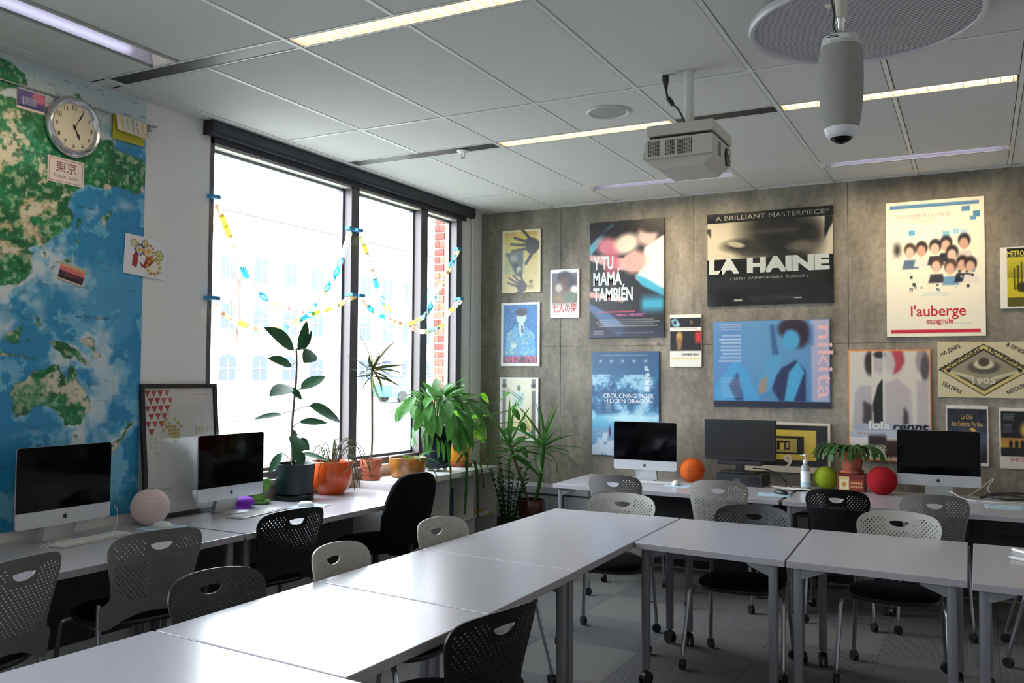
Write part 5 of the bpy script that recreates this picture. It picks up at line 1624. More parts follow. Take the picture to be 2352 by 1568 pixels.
p.lines(.06, .68, .775, .795, 1, (226, 90, 110), seed=12, k=.9).lines(.06, .94, .845, .915, 4, (186, 186, 190), seed=6, k=.7, ragged=.1).lines(.05, .2, .94, .98, 2, (190, 180, 186), seed=7, k=.7).lines(.35, .95, .955, .975, 1, (170, 170, 176), seed=8, k=.5).build(t, PY)
WT = ink((206, 220, 220))
for s, z, ww in (('Y TU', .095, .19), ('MAMÁ', -.045, .27), ('TAMBIÉN', -.185, .37)):
    text(t, s, -.31, z, .108, WT, y=TY, w=ww, align='L', bold=.03)
text(t, '“WILDLY EROTIC!”', -.10, -.325, .019, ink((206, 100, 180)), y=TY, w=.27, align='L', bold=.02)

t, p, w, h = poster('film_poster', 'deep blue sea and cloud poster behind the silver computer by the yuccas', 1.018, 1.632, .892, 1.799, (44, 76, 110), base=(44, 88, 128))
p.vgrad(0, .25, (46, 82, 120), (48, 96, 136)).vgrad(.25, .62, (58, 112, 150), (84, 146, 184)).vgrad(.62, .75, (110, 186, 214), (92, 160, 196)).vgrad(.75, 1, (120, 160, 190), (86, 130, 176))
nz = fnoise(p.U.shape, 5, 6, 12, .6)
p.mix(np.clip(nz * 3.2, 0, 1) * ((p.V > .22) & (p.V < .66)) * .75, (176, 210, 226)); p.mix(np.clip(-nz * 3, 0, 1) * ((p.V > .25) & (p.V < .6)) * .6, (26, 58, 96))
p.ell(.6, .64, .35, .05, (190, 226, 236), soft=.9, k=.8); p.mix(np.clip(nz * 4 + .3, 0, 1) * (p.V > .78) * .8, (206, 214, 222)); p.ell(.27, .77, .02, .05, (60, 60, 86), soft=.6)
p.lines(.1, .9, .03, .045, 1, (190, 206, 220), seed=3, k=.5)
for q in range(5):
    p.rect(.1 + .17 * q, .08, .15 + .17 * q, .095, (196, 208, 220), k=.6).rect(.1 + .17 * q, .1, .14 + .17 * q, .11, (196, 208, 220), k=.5)
p.lines(.2, .3, .5, .59, 5, (186, 204, 218), seed=5, k=.5).build(t, PY)
W2 = ink((226, 232, 236))
text(t, 'CROUCHING TIGER', .03, .05, .036, W2, y=TY, w=.46, bold=.0)
text(t, 'HIDDEN DRAGON', .03, .005, .036, W2, y=TY, w=.44, bold=.0)
for i, s in enumerate('臥虎藏龍'):
    text(t, s, .2, .285 - .058 * i, .034, W2, y=TY, bold=.01)

t, p, w, h = poster('film_poster', 'small three band poster between the two largest dark posters', 1.728, 2.001, 1.667, 2.108, base=(232, 228, 216))
p.rect(0, .06, 1, .25, (20, 20, 24)).rect(0, .32, 1, .70, (20, 18, 20)).poly([(.03, .1), (.2, .07), (.34, .2), (.28, .24), (.1, .22)], (150, 196, 220), 2).ell(.16, .15, .05, .04, (40, 50, 60), soft=.7).ell(.68, .15, .05, .05, (120, 90, 70), soft=.8).ell(.3, .42, .1, .1, (196, 150, 90), soft=.7).poly([(.2, .45), (.4, .45), (.36, .68), (.24, .68)], (150, 110, 60), 2).rect(.8, .33, 1, .55, (196, 44, 44), soft=.08).lines(.05, .98, .265, .29, 1, (80, 80, 76), seed=1, k=.5).rect(.05, .82, .95, .87, (226, 206, 150), k=.8).build(t, PY)
text(t, 'CHINESE BOX', .04, -.125, .017, ink((50, 48, 50)), y=TY, w=.15, bold=.02)

t, p, w, h = poster('film_poster', 'wide black poster with huge pale block title under a grey close up', 2.050, 3.056, 2.171, 2.939, (18, 18, 18), base=(16, 17, 17))
t_ = (200, 190, 166)
p.rect(0, .10, 1, .50, t_, soft=.01)
p.ell(.56, .2, .26, .28, (34, 31, 28), soft=.9).ell(.66, .38, .22, .2, (30, 28, 26), soft=.8).ell(.80, .26, .12, .14, (40, 37, 34), soft=.9, k=.9).ell(.30, .36, .16, .07, (52, 48, 42), soft=.8).ell(.36, .43, .12, .07, (50, 46, 40), soft=.8, k=.8).ell(.24, .345, .07, .03, (206, 196, 172), rot=.2, soft=.5, k=.8).ell(.76, .40, .11, .06, (150, 140, 120), soft=.9, k=.6)
p.poly([(.0, .16), (.035, .16), (.035, .27), (0, .2)], (60, 56, 50), 1).poly([(.94, .1), (1, .1), (1, .16), (.93, .34)], (20, 20, 20), 2).rect(0, 0, 1, .10, (16, 17, 17)).rect(0, .50, 1, 1, (16, 17, 17))
p.lines(.28, .72, .90, .955, 3, (110, 110, 108), seed=9, k=.5).rect(.22, .935, .29, .955, (170, 170, 164)).rect(.70, .93, .76, .945, (150, 150, 146)).build(t, PY, rough=.12)
B2 = ink((190, 194, 190), .3)
text(t, 'LA', -.485, -.112, .108, B2, y=TY, w=.25, align='L', bold=.06)
text(t, 'HAINE', -.172, -.112, .108, B2, y=TY, w=.645, align='L', bold=.06)
text(t, 'A BRILLIANT MASTERPIECE*', .47, .325, .036, ink((150, 146, 140), .3), y=TY, w=.9, align='R')
text(t, '( 10TH  ANNIVERSARY  REISSUE )', 0, -.172, .020, ink((140, 142, 142), .3), y=TY, w=.62)

t, p, w, h = poster('film_poster', 'wide blue poster with a pink vertical title down its side', 2.100, 3.023, 1.341, 2.042, (44, 60, 96), base=(80, 130, 176))
p.vgrad(0, 1, (104, 150, 190), (70, 126, 172)).rect(0, 0, .28, .7, (84, 128, 184), soft=.2, k=.8).ell(.48, .3, .2, .3, (90, 144, 184), soft=.9)
p.poly([(.02, .93), (.0, .8), (.16, .5), (.22, .47), (.29, .55), (.42, .93)], (70, 150, 200), 4).poly([(.2, .93), (.14, .75), (.22, .6), (.27, .93)], (40, 66, 110), 5)
p.ell(.70, .1, .13, .12, (50, 34, 44), soft=.4).ell(.73, .18, .11, .14, (46, 32, 42), soft=.5).ell(.68, .23, .075, .12, (74, 156, 200), soft=.4).poly([(.58, .93), (.5, .75), (.6, .55), (.72, .46), (.8, .58), (.8, .93)], (34, 44, 84), 4).poly([(.62, .93), (.66, .6), (.74, .47), (.79, .6), (.7, .93)], (72, 158, 200), 3).poly([(.42, .86), (.38, .78), (.5, .4), (.56, .32), (.6, .4), (.52, .78)], (80, 150, 190), 3).poly([(.40, .84), (.42, .7), (.48, .62), (.46, .84)], (190, 120, 70), 4, k=.7)
p.poly([(.5, .05), (.54, .05), (.56, .28), (.58, .4), (.52, .4)], (60, 96, 140), 2).rect(.85, 0, 1, .93, (196, 176, 196), soft=.03, k=.75).rect(.83, .06, .87, .3, (60, 110, 170), soft=.03, k=.6).rect(0, .935, 1, 1, (30, 30, 48))
p.lines(.05, .25, .03, .12, 3, (210, 190, 200), seed=1, k=.6, align='R').lines(.05, .25, .16, .5, 8, (206, 214, 226), seed=2, k=.7, align='R').lines(.06, .25, .66, .9, 12, (190, 196, 214), seed=3, k=.5, align='R').build(t, PY)
text(t, 'nikita', .375, .30, .11, ink((226, 178, 178)), y=TY, w=.58, align='L', rot=-PI / 2, bold=.01)

t, p, w, h = poster('film_poster', 'tall cream poster with blue and red bars and a crowd of small portraits', 3.438, 4.106, 1.893, 2.920, (232, 226, 208), base=(234, 228, 208))
p.rect(.04, .025, .95, .052, (42, 118, 170)).rect(.04, .95, .95, .975, (196, 40, 60)).rect(.78, .062, .86, .098, (54, 124, 170)).rect(.89, .10, .96, .145, (54, 124, 170)).rect(.86, .135, .92, .165, (80, 146, 186))
for cx, cy, c in ((.27, .235, (90, 160, 200)), (.62, .255, (120, 180, 206)), (.72, .24, (150, 196, 214)), (.8, .25, (170, 204, 216)), (.4, .27, (190, 210, 214))):
    p.rect(cx - .035, cy - .02, cx + .035, cy + .02, c)
rg3 = random.Random(9)
heads = [(.25, .37), (.37, .36), (.51, .35), (.62, .33), (.80, .32), (.68, .40), (.52, .48), (.66, .50), (.78, .48), (.86, .49)]
for hx, hy in heads:
    sh = rg3.choice([(110, 150, 186), (206, 196, 190), (40, 44, 56), (90, 110, 140), (220, 214, 206), (60, 60, 70)])
    p.poly([(hx - .085, hy + .13), (hx - .06, hy + .065), (hx + .06, hy + .065), (hx + .09, hy + .13)], sh, 1)
for hx, hy in heads:
    p.ell(hx, hy - .012, .062, .05, rg3.choice([(44, 36, 38), (70, 54, 48), (34, 30, 36)]), soft=.4).ell(hx - .004, hy + .012, .045, .042, rg3.choice([(206, 166, 146), (196, 154, 136), (212, 180, 160)]), soft=.4)
for q in range(26):
    u, v = rg3.uniform(.14, .9), rg3.uniform(.52, .66)
    s = rg3.uniform(.015, .035)
    p.rect(u, v, u + s, v + s * .7, rg3.choice([(40, 44, 56), (120, 150, 176), (232, 226, 208), (60, 60, 66), (200, 206, 206)]), k=.9)
p.rect(.08, .31, .15, .40, (30, 30, 34), soft=.06, k=.9).lines(.22, .56, .125, .175, 4, (214, 160, 150), seed=5, k=.6).lines(.35, .65, .68, .71, 2, (166, 196, 206), seed=6, k=.8).lines(.4, .88, .905, .92, 1, (170, 190, 200), seed=7, k=.7).build(t, PY)
RD2 = ink((190, 40, 56))
text(t, "france's", -.265, .388, .02, ink((214, 150, 140)), y=TY, align='L', w=.07)
text(t, 'smash hit comedy', -.185, .388, .032, ink((214, 150, 140)), y=TY, align='L', w=.3)
text(t, "l'auberge", .02, -.36, .078, RD2, y=TY, w=.37, bold=.01)
text(t, 'espagnole', .03, -.415, .04, RD2, y=TY, w=.18, bold=.01)

t, p, w, h = poster('film_poster', 'orange edged poster with greyish figures over a dark italic title', 3.159, 3.740, .948, 1.798, (206, 110, 50), base=(204, 196, 184))
p.ell(.27, .12, .07, .11, (56, 44, 46), soft=.5).rect(.285, .005, .33, .3, (204, 196, 184), soft=.01)
p.ell(.385, .1, .06, .12, (176, 166, 166), soft=.4).ell(.385, .045, .07, .03, (50, 48, 50), soft=.6).poly([(.31, .66), (.3, .48), (.36, .32), (.42, .26), (.42, .66)], (30, 29, 32), 1).poly([(.04, .72), (.08, .38), (.16, .32), (.28, .32), (.29, .5), (.2, .5), (.14, .72)], (172, 164, 166), 3).poly([(.17, .7), (.18, .46), (.29, .5), (.29, .62), (.22, .7)], (70, 62, 64), 4)
p.rect(.425, .0, .445, .68, (196, 206, 200), soft=.01)
p.ell(.57, .1, .12, .13, (186, 176, 174), soft=.4).poly([(.53, .005), (.66, .005), (.69, .1), (.64, .18), (.55, .23), (.58, .12)], (176, 66, 82), 3).poly([(.45, .68), (.45, .3), (.6, .26), (.76, .36), (.78, .68)], (178, 168, 168), 4).poly([(.66, .68), (.68, .5), (.73, .58), (.72, .68)], (60, 56, 58), 4).ell(.9, .1, .08, .12, (150, 140, 140), soft=.4).ell(.93, .16, .05, .12, (84, 76, 80), soft=.6).rect(.83, .28, .97, .7, (176, 166, 166), soft=.04)
p.rect(.06, .665, .99, .735, (158, 164, 180), soft=.02).rect(.0, .735, 1, .79, (176, 180, 192)).rect(.0, .79, .24, .85, (214, 206, 204)).rect(.24, .77, .46, .86, (50, 40, 42), soft=.03).rect(.45, .81, 1, .96, (60, 40, 38), soft=.03).rect(0, .988, 1, 1, (206, 84, 50)).rect(0, 0, 1, .012, (222, 130, 50)).rect(0, 0, .014, 1, (222, 150, 60)).rect(.984, 0, 1, 1, (206, 96, 50)).build(t, PY)
text(t, 'lola', -.145, -.178, .055, ink((216, 218, 214)), y=TY, align='L', w=.15, bold=.025)
text(t, 'rennt', .025, -.178, .048, ink((30, 30, 34)), y=TY, align='L', w=.24, bold=.03, shear=.2)
text(t, 'FRANKA', -.23, -.222, .014, ink((206, 110, 70)), y=TY, align='L', w=.085)
text(t, 'POTENTE', -.13, -.222, .014, ink((110, 116, 140)), y=TY, align='L', w=.10)

t, p, w, h = poster('film_poster', 'white bordered yellow and black poster cut by the picture edge', 4.202, 4.483, 2.087, 2.532, base=(228, 224, 214))
p.rect(.16, .02, .86, .97, (196, 184, 40)).rect(.16, .02, .86, .16, (40, 40, 24)).vgrad(.16, .5, (206, 196, 60), (150, 140, 30), .16, .86)
for q in range(6):
    p.rect(.3 + .08 * q, .25 + .05 * abs(q - 2), .34 + .08 * q, .7, (70, 68, 24), k=.9)
p.ell(.5, .66, .14, .08, (60, 58, 20), soft=.4).rect(.16, .82, .86, .97, (60, 58, 24), k=.8).build(t, PY)
text(t, 'METROPOLIS', .0, .155, .038, ink((216, 206, 90)), y=TY, w=.19, bold=.02)

t, p, w, h = poster('film_poster', 'wide beige poster with a black diamond and block lettering', 3.784, 4.392, 1.441, 1.849, (196, 184, 150), base=(196, 184, 150))
def dia(c, s, col):
    p.poly([(.5 - .49 * s, .5), (.5, .5 - .47 * s), (.5 + .49 * s, .5), (.5, .5 + .47 * s)], col)
dia(0, 1.0, (40, 38, 34)); dia(0, .95, (196, 178, 110)); dia(0, .82, (46, 44, 40)); dia(0, .74, (140, 132, 108))
p.ell(.5, .45, .17, .12, (80, 76, 66), soft=.3).ell(.5, .40, .11, .09, (196, 186, 150), soft=.3).ell(.5, .36, .06, .08, (70, 66, 58), soft=.3).poly([(.12, .5), (.4, .62), (.4, .68), (.1, .54)], (190, 180, 146), 1).poly([(.88, .5), (.6, .62), (.6, .68), (.9, .54)], (190, 180, 146), 1).ell(.12, .51, .025, .035, (40, 38, 34), soft=.3).ell(.88, .51, .025, .035, (40, 38, 34), soft=.3).build(t, PY)
BL = ink((36, 34, 32))
text(t, 'НА ДНЯХ', -.21, .135, .026, BL, y=TY, w=.15, rot=R(27), bold=.02)
text(t, 'В ЛУЧШИХ', .215, .135, .026, BL, y=TY, w=.16, rot=R(-27), bold=.02)
text(t, 'ТЕАТРАХ', -.215, -.145, .026, BL, y=TY, w=.15, rot=R(-27), bold=.02)
text(t, 'МОСКВЫ', .215, -.145, .026, BL, y=TY, w=.14, rot=R(27), bold=.02)
text(t, 'БРОНЕНОСЕЦ', -.148, .068, .026, BL, y=TY, w=.30, rot=R(32), bold=.03)
text(t, 'ПОТЕМКИН', .148, .068, .026, BL, y=TY, w=.29, rot=R(-32), bold=.03)
text(t, '1905', 0, -.10, .04, ink((196, 190, 160)), y=TY, w=.15, bold=.03)

t, p, w, h = poster('film_poster', 'night blue poster with golden title behind the red lantern side computer', 3.835, 4.112, .946, 1.383, base=(204, 196, 188))
p.rect(.035, .055, .965, .945, (36, 38, 50)).vgrad(.3, .6, (44, 46, 62), (76, 80, 104), .035, .965).vgrad(.6, .945, (66, 70, 88), (34, 34, 38), .035, .965).ell(.62, .42, .08, .05, (214, 176, 76), soft=.2).rect(.48, .40, .6, .5, (54, 56, 72), soft=.03).grain(5, 4).build(t, PY)
GL = ink((190, 158, 92))
text(t, 'La Cité', 0, .12, .036, GL, y=TY, w=.075, bold=.005)
text(t, 'des Enfants Perdus', 0, .068, .036, GL, y=TY, w=.205, bold=.005)

t, p, w, h = poster('film_poster', 'black and fiery poster with red title at the picture edge, low', 4.182, 4.463, .937, 1.373, base=(206, 198, 188))
p.rect(.03, .05, 1, .8, (20, 20, 24)).ell(.78, .36, .3, .17, (206, 170, 60), soft=.5).ell(.86, .34, .24, .15, (226, 214, 200), soft=.4).ell(.8, .43, .05, .03, (150, 40, 44), soft=.5).vgrad(.5, .66, (170, 120, 60), (206, 160, 40), .03, 1, k=.9)
for q in range(4):
    p.ell(.25 + .13 * q, .6, .045, .07, (24, 20, 20), soft=.3)
p.rect(.03, .66, 1, .78, (34, 26, 28), soft=.06).lines(.08, .35, .1, .22, 4, (170, 170, 176), seed=4, k=.7, align='L').lines(.08, .3, .26, .42, 6, (150, 150, 160), seed=5, k=.6, align='L').build(t, PY)
text(t, 'SHOSHANA', .02, -.165, .03, ink((176, 60, 64)), y=TY, w=.19)

t, p, w, h = poster('film_poster', 'yellow and black nested rectangle poster half hidden by the black monitor', 2.319, 3.021, .827, 1.222, base=(206, 194, 176))
p.rect(.02, .05, .975, .88, (34, 33, 36)).rect(.12, .15, .85, .75, (206, 178, 72)).rect(.16, .27, .72, .63, (32, 31, 34)).rect(.24, .32, .64, .60, (170, 150, 80)).rect(.28, .37, .56, .55, (30, 30, 32)).rect(.33, .39, .42, .53, (186, 166, 84)).rect(.45, .41, .5, .55, (196, 172, 80)).rect(.52, .4, .55, .52, (170, 150, 80)).build(t, PY)
text(t, '9', .03, -.155, .095, ink((214, 200, 186)), y=TY, bold=.02)

# ------------------------------------------------------------------ plants
def leaf_mesh(name, L, W, mats, droop=0.0, fold=.15, tip=1.6, n=8, wave=0.0, shape=0.5, stalk=0.0):
    """leaf from the origin along +y, face up +z; droop bends it downwards (radians over its length)"""
    m = MB()
    vs, fs = [], []
    y = z = 0.0
    a = 0.0
    pts = []
    for k in range(n + 1):
        t = k / n
        pts.append((y, z, a))
        a -= droop / n
        y += math.cos(a) * L / n
        z += math.sin(a) * L / n
    for k, (y, z, a) in enumerate(pts):
        t = k / n
        if t < stalk:
            w = W * .05
        else:
            q = (t - stalk) / (1 - stalk)
            w = W / 2 * (math.sin(PI * q ** shape) ** (1 / tip) if 0 < q < 1 else .02)
        up = fold * w + wave * w * math.sin(9 * t)
        nx, nz = -math.sin(a), math.cos(a)
        vs += [(-w, y + nx * up, z + nz * up), (-w * .5, y + nx * up * .35, z + nz * up * .35), (0, y, z), (w * .5, y + nx * up * .35, z + nz * up * .35), (w, y + nx * up, z + nz * up)]
    for k in range(n):
        for i in range(4):
            fs.append((k * 5 + i, k * 5 + i + 1, k * 5 + i + 6, k * 5 + i + 5))
    m.add(vs, fs, True)
    return m.mesh(name, mats)
def place_leaf(me, parent, base, tip, name='leaf', roll=0.0, up=Vector((0, 0, 1)), droop=0.0):
    """put a leaf so that it runs from base to tip; its length is scaled to fit"""
    b, t = Vector(base), Vector(tip)
    d = t - b
    L0 = me.get('len', 1.0)
    yv = d.normalized()
    zv = (up - yv * up.dot(yv))
    if zv.length < 1e-3:
        zv = Vector((1, 0, 0)) - yv * yv.x
    zv.normalize()
    xv = yv.cross(zv)
    rot = Matrix((xv, yv, zv)).transposed().to_4x4() @ Matrix.Rotation(me.get('chord', 0.0), 4, 'X') @ Matrix.Rotation(roll, 4, 'Y')
    s = d.length / L0
    o = obj(name, me, parent)
    o.matrix_local = Matrix.Translation(b) @ rot @ Matrix.Scale(s, 4)
    return o
def fit(me):
    """remember chord length and angle so that drooping leaves can be aimed by their tips"""
    vmax = max((v.co for v in me.vertices), key=lambda c: c.y * c.y + c.z * c.z)
    me['len'] = math.hypot(vmax.y, vmax.z)
    me['chord'] = -math.atan2(vmax.z, vmax.y)
    return me

M_rub = translucent('rubber_leaf', (30, 62, 42), .5, .06, noise=((42, 78, 50), 10, 3), spec=.15)
M_peace = translucent('soft_green_leaf', (62, 112, 50), .45, .25, noise=((84, 134, 62), 14, 3))
M_peace2 = translucent('silvery_green_leaf', (84, 124, 76), .45, .22, noise=((62, 104, 52), 20, 3))
M_yuc = translucent('yucca_leaf', (72, 120, 56), .4, .3, noise=((54, 98, 44), 12, 3))
M_zz = translucent('dark_glossy_leaf', (36, 74, 34), .25, .15)
M_pale = translucent('pale_strap_leaf', (78, 88, 50), .6, .06)
M_cac = translucent('cactus_green', (50, 84, 40), .45, .15, noise=((70, 108, 52), 20, 3))
M_stem = mat('plant_stem_green', (90, 120, 66), .5)
M_wood = mat('woody_stem', (104, 88, 66), .8, noise=((78, 64, 48), 30, 4), bump=(60, .5))
M_stemdark = mat('dark_stem', (58, 52, 40), .7)
M_terra = MATS['terracotta']

def pot(t, prof, m_, soil_z, soil_r, saucer=None, ms=None):
    MB().lathe(prof, 40).build('pot', m_, t)
    if soil_r:
        MB().lathe([(0.001, soil_z + .006), (soil_r * .6, soil_z + .004), (soil_r, soil_z)], 24, caps=False).build('soil', M_soil, t)
    if saucer:
        MB().lathe(saucer, 40).build('saucer', ms or m_, t)

# rubber plant in the dark green pot (measured leaf bases and tips: y, z)
BX, BY = .025, -2.76
t = thing('rubber_plant', 'tall rubber plant in a dark green pot on the window desk', 'plant', (BX, BY, DZ))
mg = mat('dark_green_glazed_pot', (10, 26, 26), .3, spec=.35)
pot(t, [(.105, .035), (.118, .045), (.132, .23), (.135, .238), (.129, .238), (.125, .22), (.1, .06)], mg, .215, .126, [(.11, 0), (.126, .006), (.130, .03), (.124, .032), (.112, .012)])
st = [(-2.779, .987), (-2.793, 1.216), (-2.787, 1.326), (-2.772, 1.453), (-2.762, 1.555), (-2.758, 1.649), (-2.766, 1.745)]
MB().tube(smoothcurve([(0, y - BY, z - DZ) for y, z in [(-2.775, .95)] + st], 4), [.011] * 8 + [.008] * 13 + [.006] * 8, 8).build('stem', M_stemdark, t)
RL = [(-2.773, 1.742, -3.029, 1.875), (-2.754, 1.734, -2.689, 1.937), (-2.722, 1.739, -2.687, 1.875), (-2.638, 1.729, -2.832, 1.652), (-2.807, 1.635, -3.035, 1.675), (-2.735, 1.478, -2.539, 1.564), (-2.841, 1.491, -3.12, 1.436), (-2.85, 1.487, -2.795, 1.409), (-2.642, 1.364, -2.349, 1.242), (-2.761, 1.257, -2.554, 1.248), (-2.867, 1.314, -3.083, 1.286), (-2.79, 1.174, -2.721, 1.195), (-2.783, 1.165, -2.884, 1.07), (-2.758, 1.142, -2.687, 1.074), (-2.806, 1.082, -2.803, .976), (-2.73, 1.043, -2.501, .982), (-2.902, 1.067, -3.039, .943)]
rw = [.42, .42, .45, .48, .34, .42, .38, .6, .40, .30, .22, .8, .85, .9, .95, .38, .3]
ups = [(.7, -.4, .5), (1, 0, .2), (1, .3, .1), (.8, -.2, .6), (.7, -.6, .5), (.6, -.2, .9), (.6, -.2, .9), (.9, 0, .4), (.8, .1, .6), (.6, -.3, .7), (.5, -.4, .8), (.8, 0, .6), (1, -.3, .5), (1, 0, .4), (1, 0, .2), (.5, 0, 1), (.4, 0, 1)]
xo = [-.04, .02, .06, .12, .0, .06, .1, .08, .05, .1, -.06, -.03, .12, .06, .1, .08, .03]
for (y0, z0, y1, z1), w_, u_, dx in zip(RL, rw, ups, xo):
    me = fit(leaf_mesh('leaf', 1.0, w_, M_rub, droop=.35, fold=.12, tip=1.3, n=8, shape=.85))
    place_leaf(me, t, (dx * .3, y0 - BY, z0 - DZ), (dx, y1 - BY, z1 - DZ), up=Vector(u_))
    sy = min(st, key=lambda s: abs(s[1] - z0 + .03))
    if abs(y0 - sy[0]) > .02:
        MB().tube(smoothcurve([(0, sy[0] - BY, sy[1] - DZ), (dx * .15, (y0 + sy[0]) / 2 - BY, (z0 + sy[1]) / 2 - DZ + .01), (dx * .3, y0 - BY, z0 - DZ)], 4), .003, 6).build('leaf_stalk', M_stem, t)

# spindly plant in the orange pot
rr = random.Random(3)
t = thing('trailing_plant', 'spindly trailing plant in a glossy orange pot', 'plant', (.05, -2.41, DZ))
mo = mat('orange_glazed_pot', (214, 84, 28), .25, coat=.4)
pot(t, [(.085, 0), (.09, .004), (.095, .02), (.12, .045), (.138, .085), (.143, .13), (.143, .225), (.139, .228), (.135, .22), (.135, .12), (.1, .03)], mo, .19, .134)
for k in range(22):
    a = rr.uniform(0, 2 * PI); r0 = rr.uniform(0, .06)
    hgt = rr.uniform(.08, .2); out = rr.uniform(.12, .26); fall = rr.uniform(-.18, .1)
    p0 = Vector((r0 * math.cos(a), r0 * math.sin(a), .19))
    d = Vector((math.cos(a), math.sin(a), 0))
    if d.x < -.3:
        out *= .4
    p = [p0, p0 + d * out * .25 + Vector((0, 0, hgt * .7)), p0 + d * out * .65 + Vector((0, 0, hgt)), p0 + d * out + Vector((0, 0, hgt * .5 + fall * .5)), p0 + d * (out + .03) + Vector((0, 0, max(-.15, fall)))]
    MB().tube(smoothcurve(p, 5), .003, 5).build('stem', M_pale if k % 2 else M_stemdark, t)
    q = smoothcurve(p, 5)
    for j in (8, 13, 17):
        if k % 2:
            MB().tube([q[j], q[j] + d * .05 + Vector((rr.uniform(-.03, .03), rr.uniform(-.03, .03), rr.uniform(-.05, .02)))], .0018, 5).build('twig', M_pale, t)
MB().tube([(.145, -.06, .16), (.15, .02, .19), (.15, .07, .225)], .004, 6).build('dry_twig', mat('dry_twig', (190, 150, 130), .8), t)

# green boot shaped planter behind the computer
t = thing('ceramic_planter', 'green boot shaped ceramic planter behind the silver computer', 'planter', (-.035, -3.03, DZ))
m = MB(); m.lathe([(.04, .02), (.045, .028), (.035, .06), (.036, .1), (.05, .13), (.055, .16), (.046, .16), (.03, .1)], 24); m.build('vessel', mat('leaf_green_glaze', (96, 140, 52), .3), t)
MB().lathe([(.06, 0), (.072, .006), (.074, .022), (.066, .022), (.05, .01)], 28).build('saucer', MATS['leaf_green_glaze'], t)
MB().ball((.03, .03, .12), .03, .04, .045, 12, 8).build('spout', MATS['leaf_green_glaze'], t)

# dracaena with spiky head in a terracotta pot on the shelf
SHZ = .79
t = thing('dracaena', 'slender dracaena with a spiky head in a terracotta pot', 'plant', (-.005, -1.88, SHZ))
pot(t, [(.055, .012), (.062, .03), (.072, .10), (.08, .10), (.083, .155), (.076, .155), (.07, .10)], M_terra, .13, .07, [(.055, 0), (.07, .006), (.074, .03), (.068, .03), (.055, .012)])
top = Vector((0, -.005, .84))
MB().tube(smoothcurve([(0, 0, .12), (.008, .0, .3), (-.004, .01, .55), (0, 0, .72), top], 5), .0085, 8).build('trunk', M_wood, t)
mdr = fit(leaf_mesh('leaf', 1, .085, M_pale, droop=.5, fold=.3, n=7, shape=.6))
for k in range(36):
    a = 2 * PI * k / 36 * 7 + rr.uniform(-.2, .2)
    el = rr.uniform(-1.0, 1.2)
    L = rr.uniform(.2, .32)
    if math.cos(a) < -.3:
        L *= .5
    d = Vector((math.cos(a) * math.cos(el), math.sin(a) * math.cos(el), math.sin(el)))
    b = top + Vector((0, 0, rr.uniform(-.07, .01)))
    place_leaf(mdr, t, b, b + d * L, roll=rr.uniform(-1.3, 1.3))

# arching leafy plants: peace lily style
def leafy(label, name, loc, nleaf, spread, height, m_list, base_z, seed, wl=.3, xcut=-.14, stalks=True, hang=.5, ylim=None):
    r = random.Random(seed)
    t = thing(name, label, 'plant', loc)
    mes = [fit(leaf_mesh('leaf', 1, wl, mm, droop=.7, fold=.18, tip=1.25, n=8, wave=.1, shape=.8)) for mm in m_list]
    for k in range(nleaf):
        a = 2 * PI * (k * .381966) + r.uniform(-.2, .2)
        f = (k + .5) / nleaf
        out = spread * (.3 + .75 * f) * r.uniform(.8, 1.1)
        z = height * (1.05 - .55 * f) * r.uniform(.85, 1.1)
        p = Vector((out * math.cos(a), out * math.sin(a), base_z + z))
        L = r.uniform(.17, .27)
        down = -hang * f * r.uniform(.6, 1.5) + (1 - f) * .7
        d = Vector((math.cos(a), math.sin(a), down)).normalized()
        p = p - d * L * .3
        lim = xcut - loc[0] + .03
        if p.x < lim:
            p.x = lim
        if p.x + d.x * L < lim:
            d.x = max(d.x, (lim - p.x) / L)
        b0 = Vector((.03 * math.cos(a), .03 * math.sin(a), base_z))
        if stalks:
            MB().tube(smoothcurve([b0, (b0 + p) / 2 + Vector((0, 0, .05)), p], 4), .0025, 5).build('leaf_stalk', M_stem, t)
        place_leaf(mes[k % len(mes)], t, p, p + d * L, roll=r.uniform(-.3, .3))
    return t, r
# navy pot with a big leafy plant
mn = mat('navy_glazed_pot', (18, 25, 44), .35, spec=.3)
t, r_ = leafy('big bushy leafy plant in a tall navy blue pot', 'leafy_plant', (.06, -1.06, SHZ + .03), 74, .40, .26, [M_peace, M_peace2, M_peace], .35, 5, .34, hang=1.35)
pot(t, [(.095, 0), (.105, .005), (.11, .03), (.135, .33), (.138, .34), (.13, .34), (.125, .3), (.1, .05)], mn, .32, .127)
m = MB()
for k in range(6):
    m.ball((.08 * math.cos(k), .08 * math.sin(k), -.014), .0155, .0155, .0155, 10, 8)
m.build('pot_feet', M_whiteplas, t)
rv = random.Random(77)
ml = [fit(leaf_mesh('leaf', 1, ww, mm, droop=.9, fold=.15, n=8, shape=.8, wave=.1)) for ww, mm in ((.34, M_peace), (.3, M_peace2), (.38, M_peace))]
for k in range(34):                       # outer leaves hanging over the rim on the room side
    a = rv.uniform(-1.9, 1.2)
    o1, o2 = rv.uniform(.13, .30), rv.uniform(.02, .14)
    z0 = .36 + rv.uniform(-.02, .17) - .2 * (o1 - .13)
    L = rv.uniform(.17, .26)
    b = Vector((o1 * math.cos(a), o1 * math.sin(a) * 1.15, z0))
    if b.x < -.1:
        b.x = -.1
    e = b + Vector((o2 * math.cos(a), o2 * math.sin(a), -L)) * rv.uniform(.8, 1.1)
    MB().tube(smoothcurve([(.03 * math.cos(a), .03 * math.sin(a), .33), (b.x * .6, b.y * .6, z0 + .07), b], 4), .0025, 5).build('leaf_stalk', M_stem, t)
    place_leaf(ml[k % 3], t, b, e, up=Vector((math.cos(a), math.sin(a), .5)), roll=rv.uniform(-.5, .5))
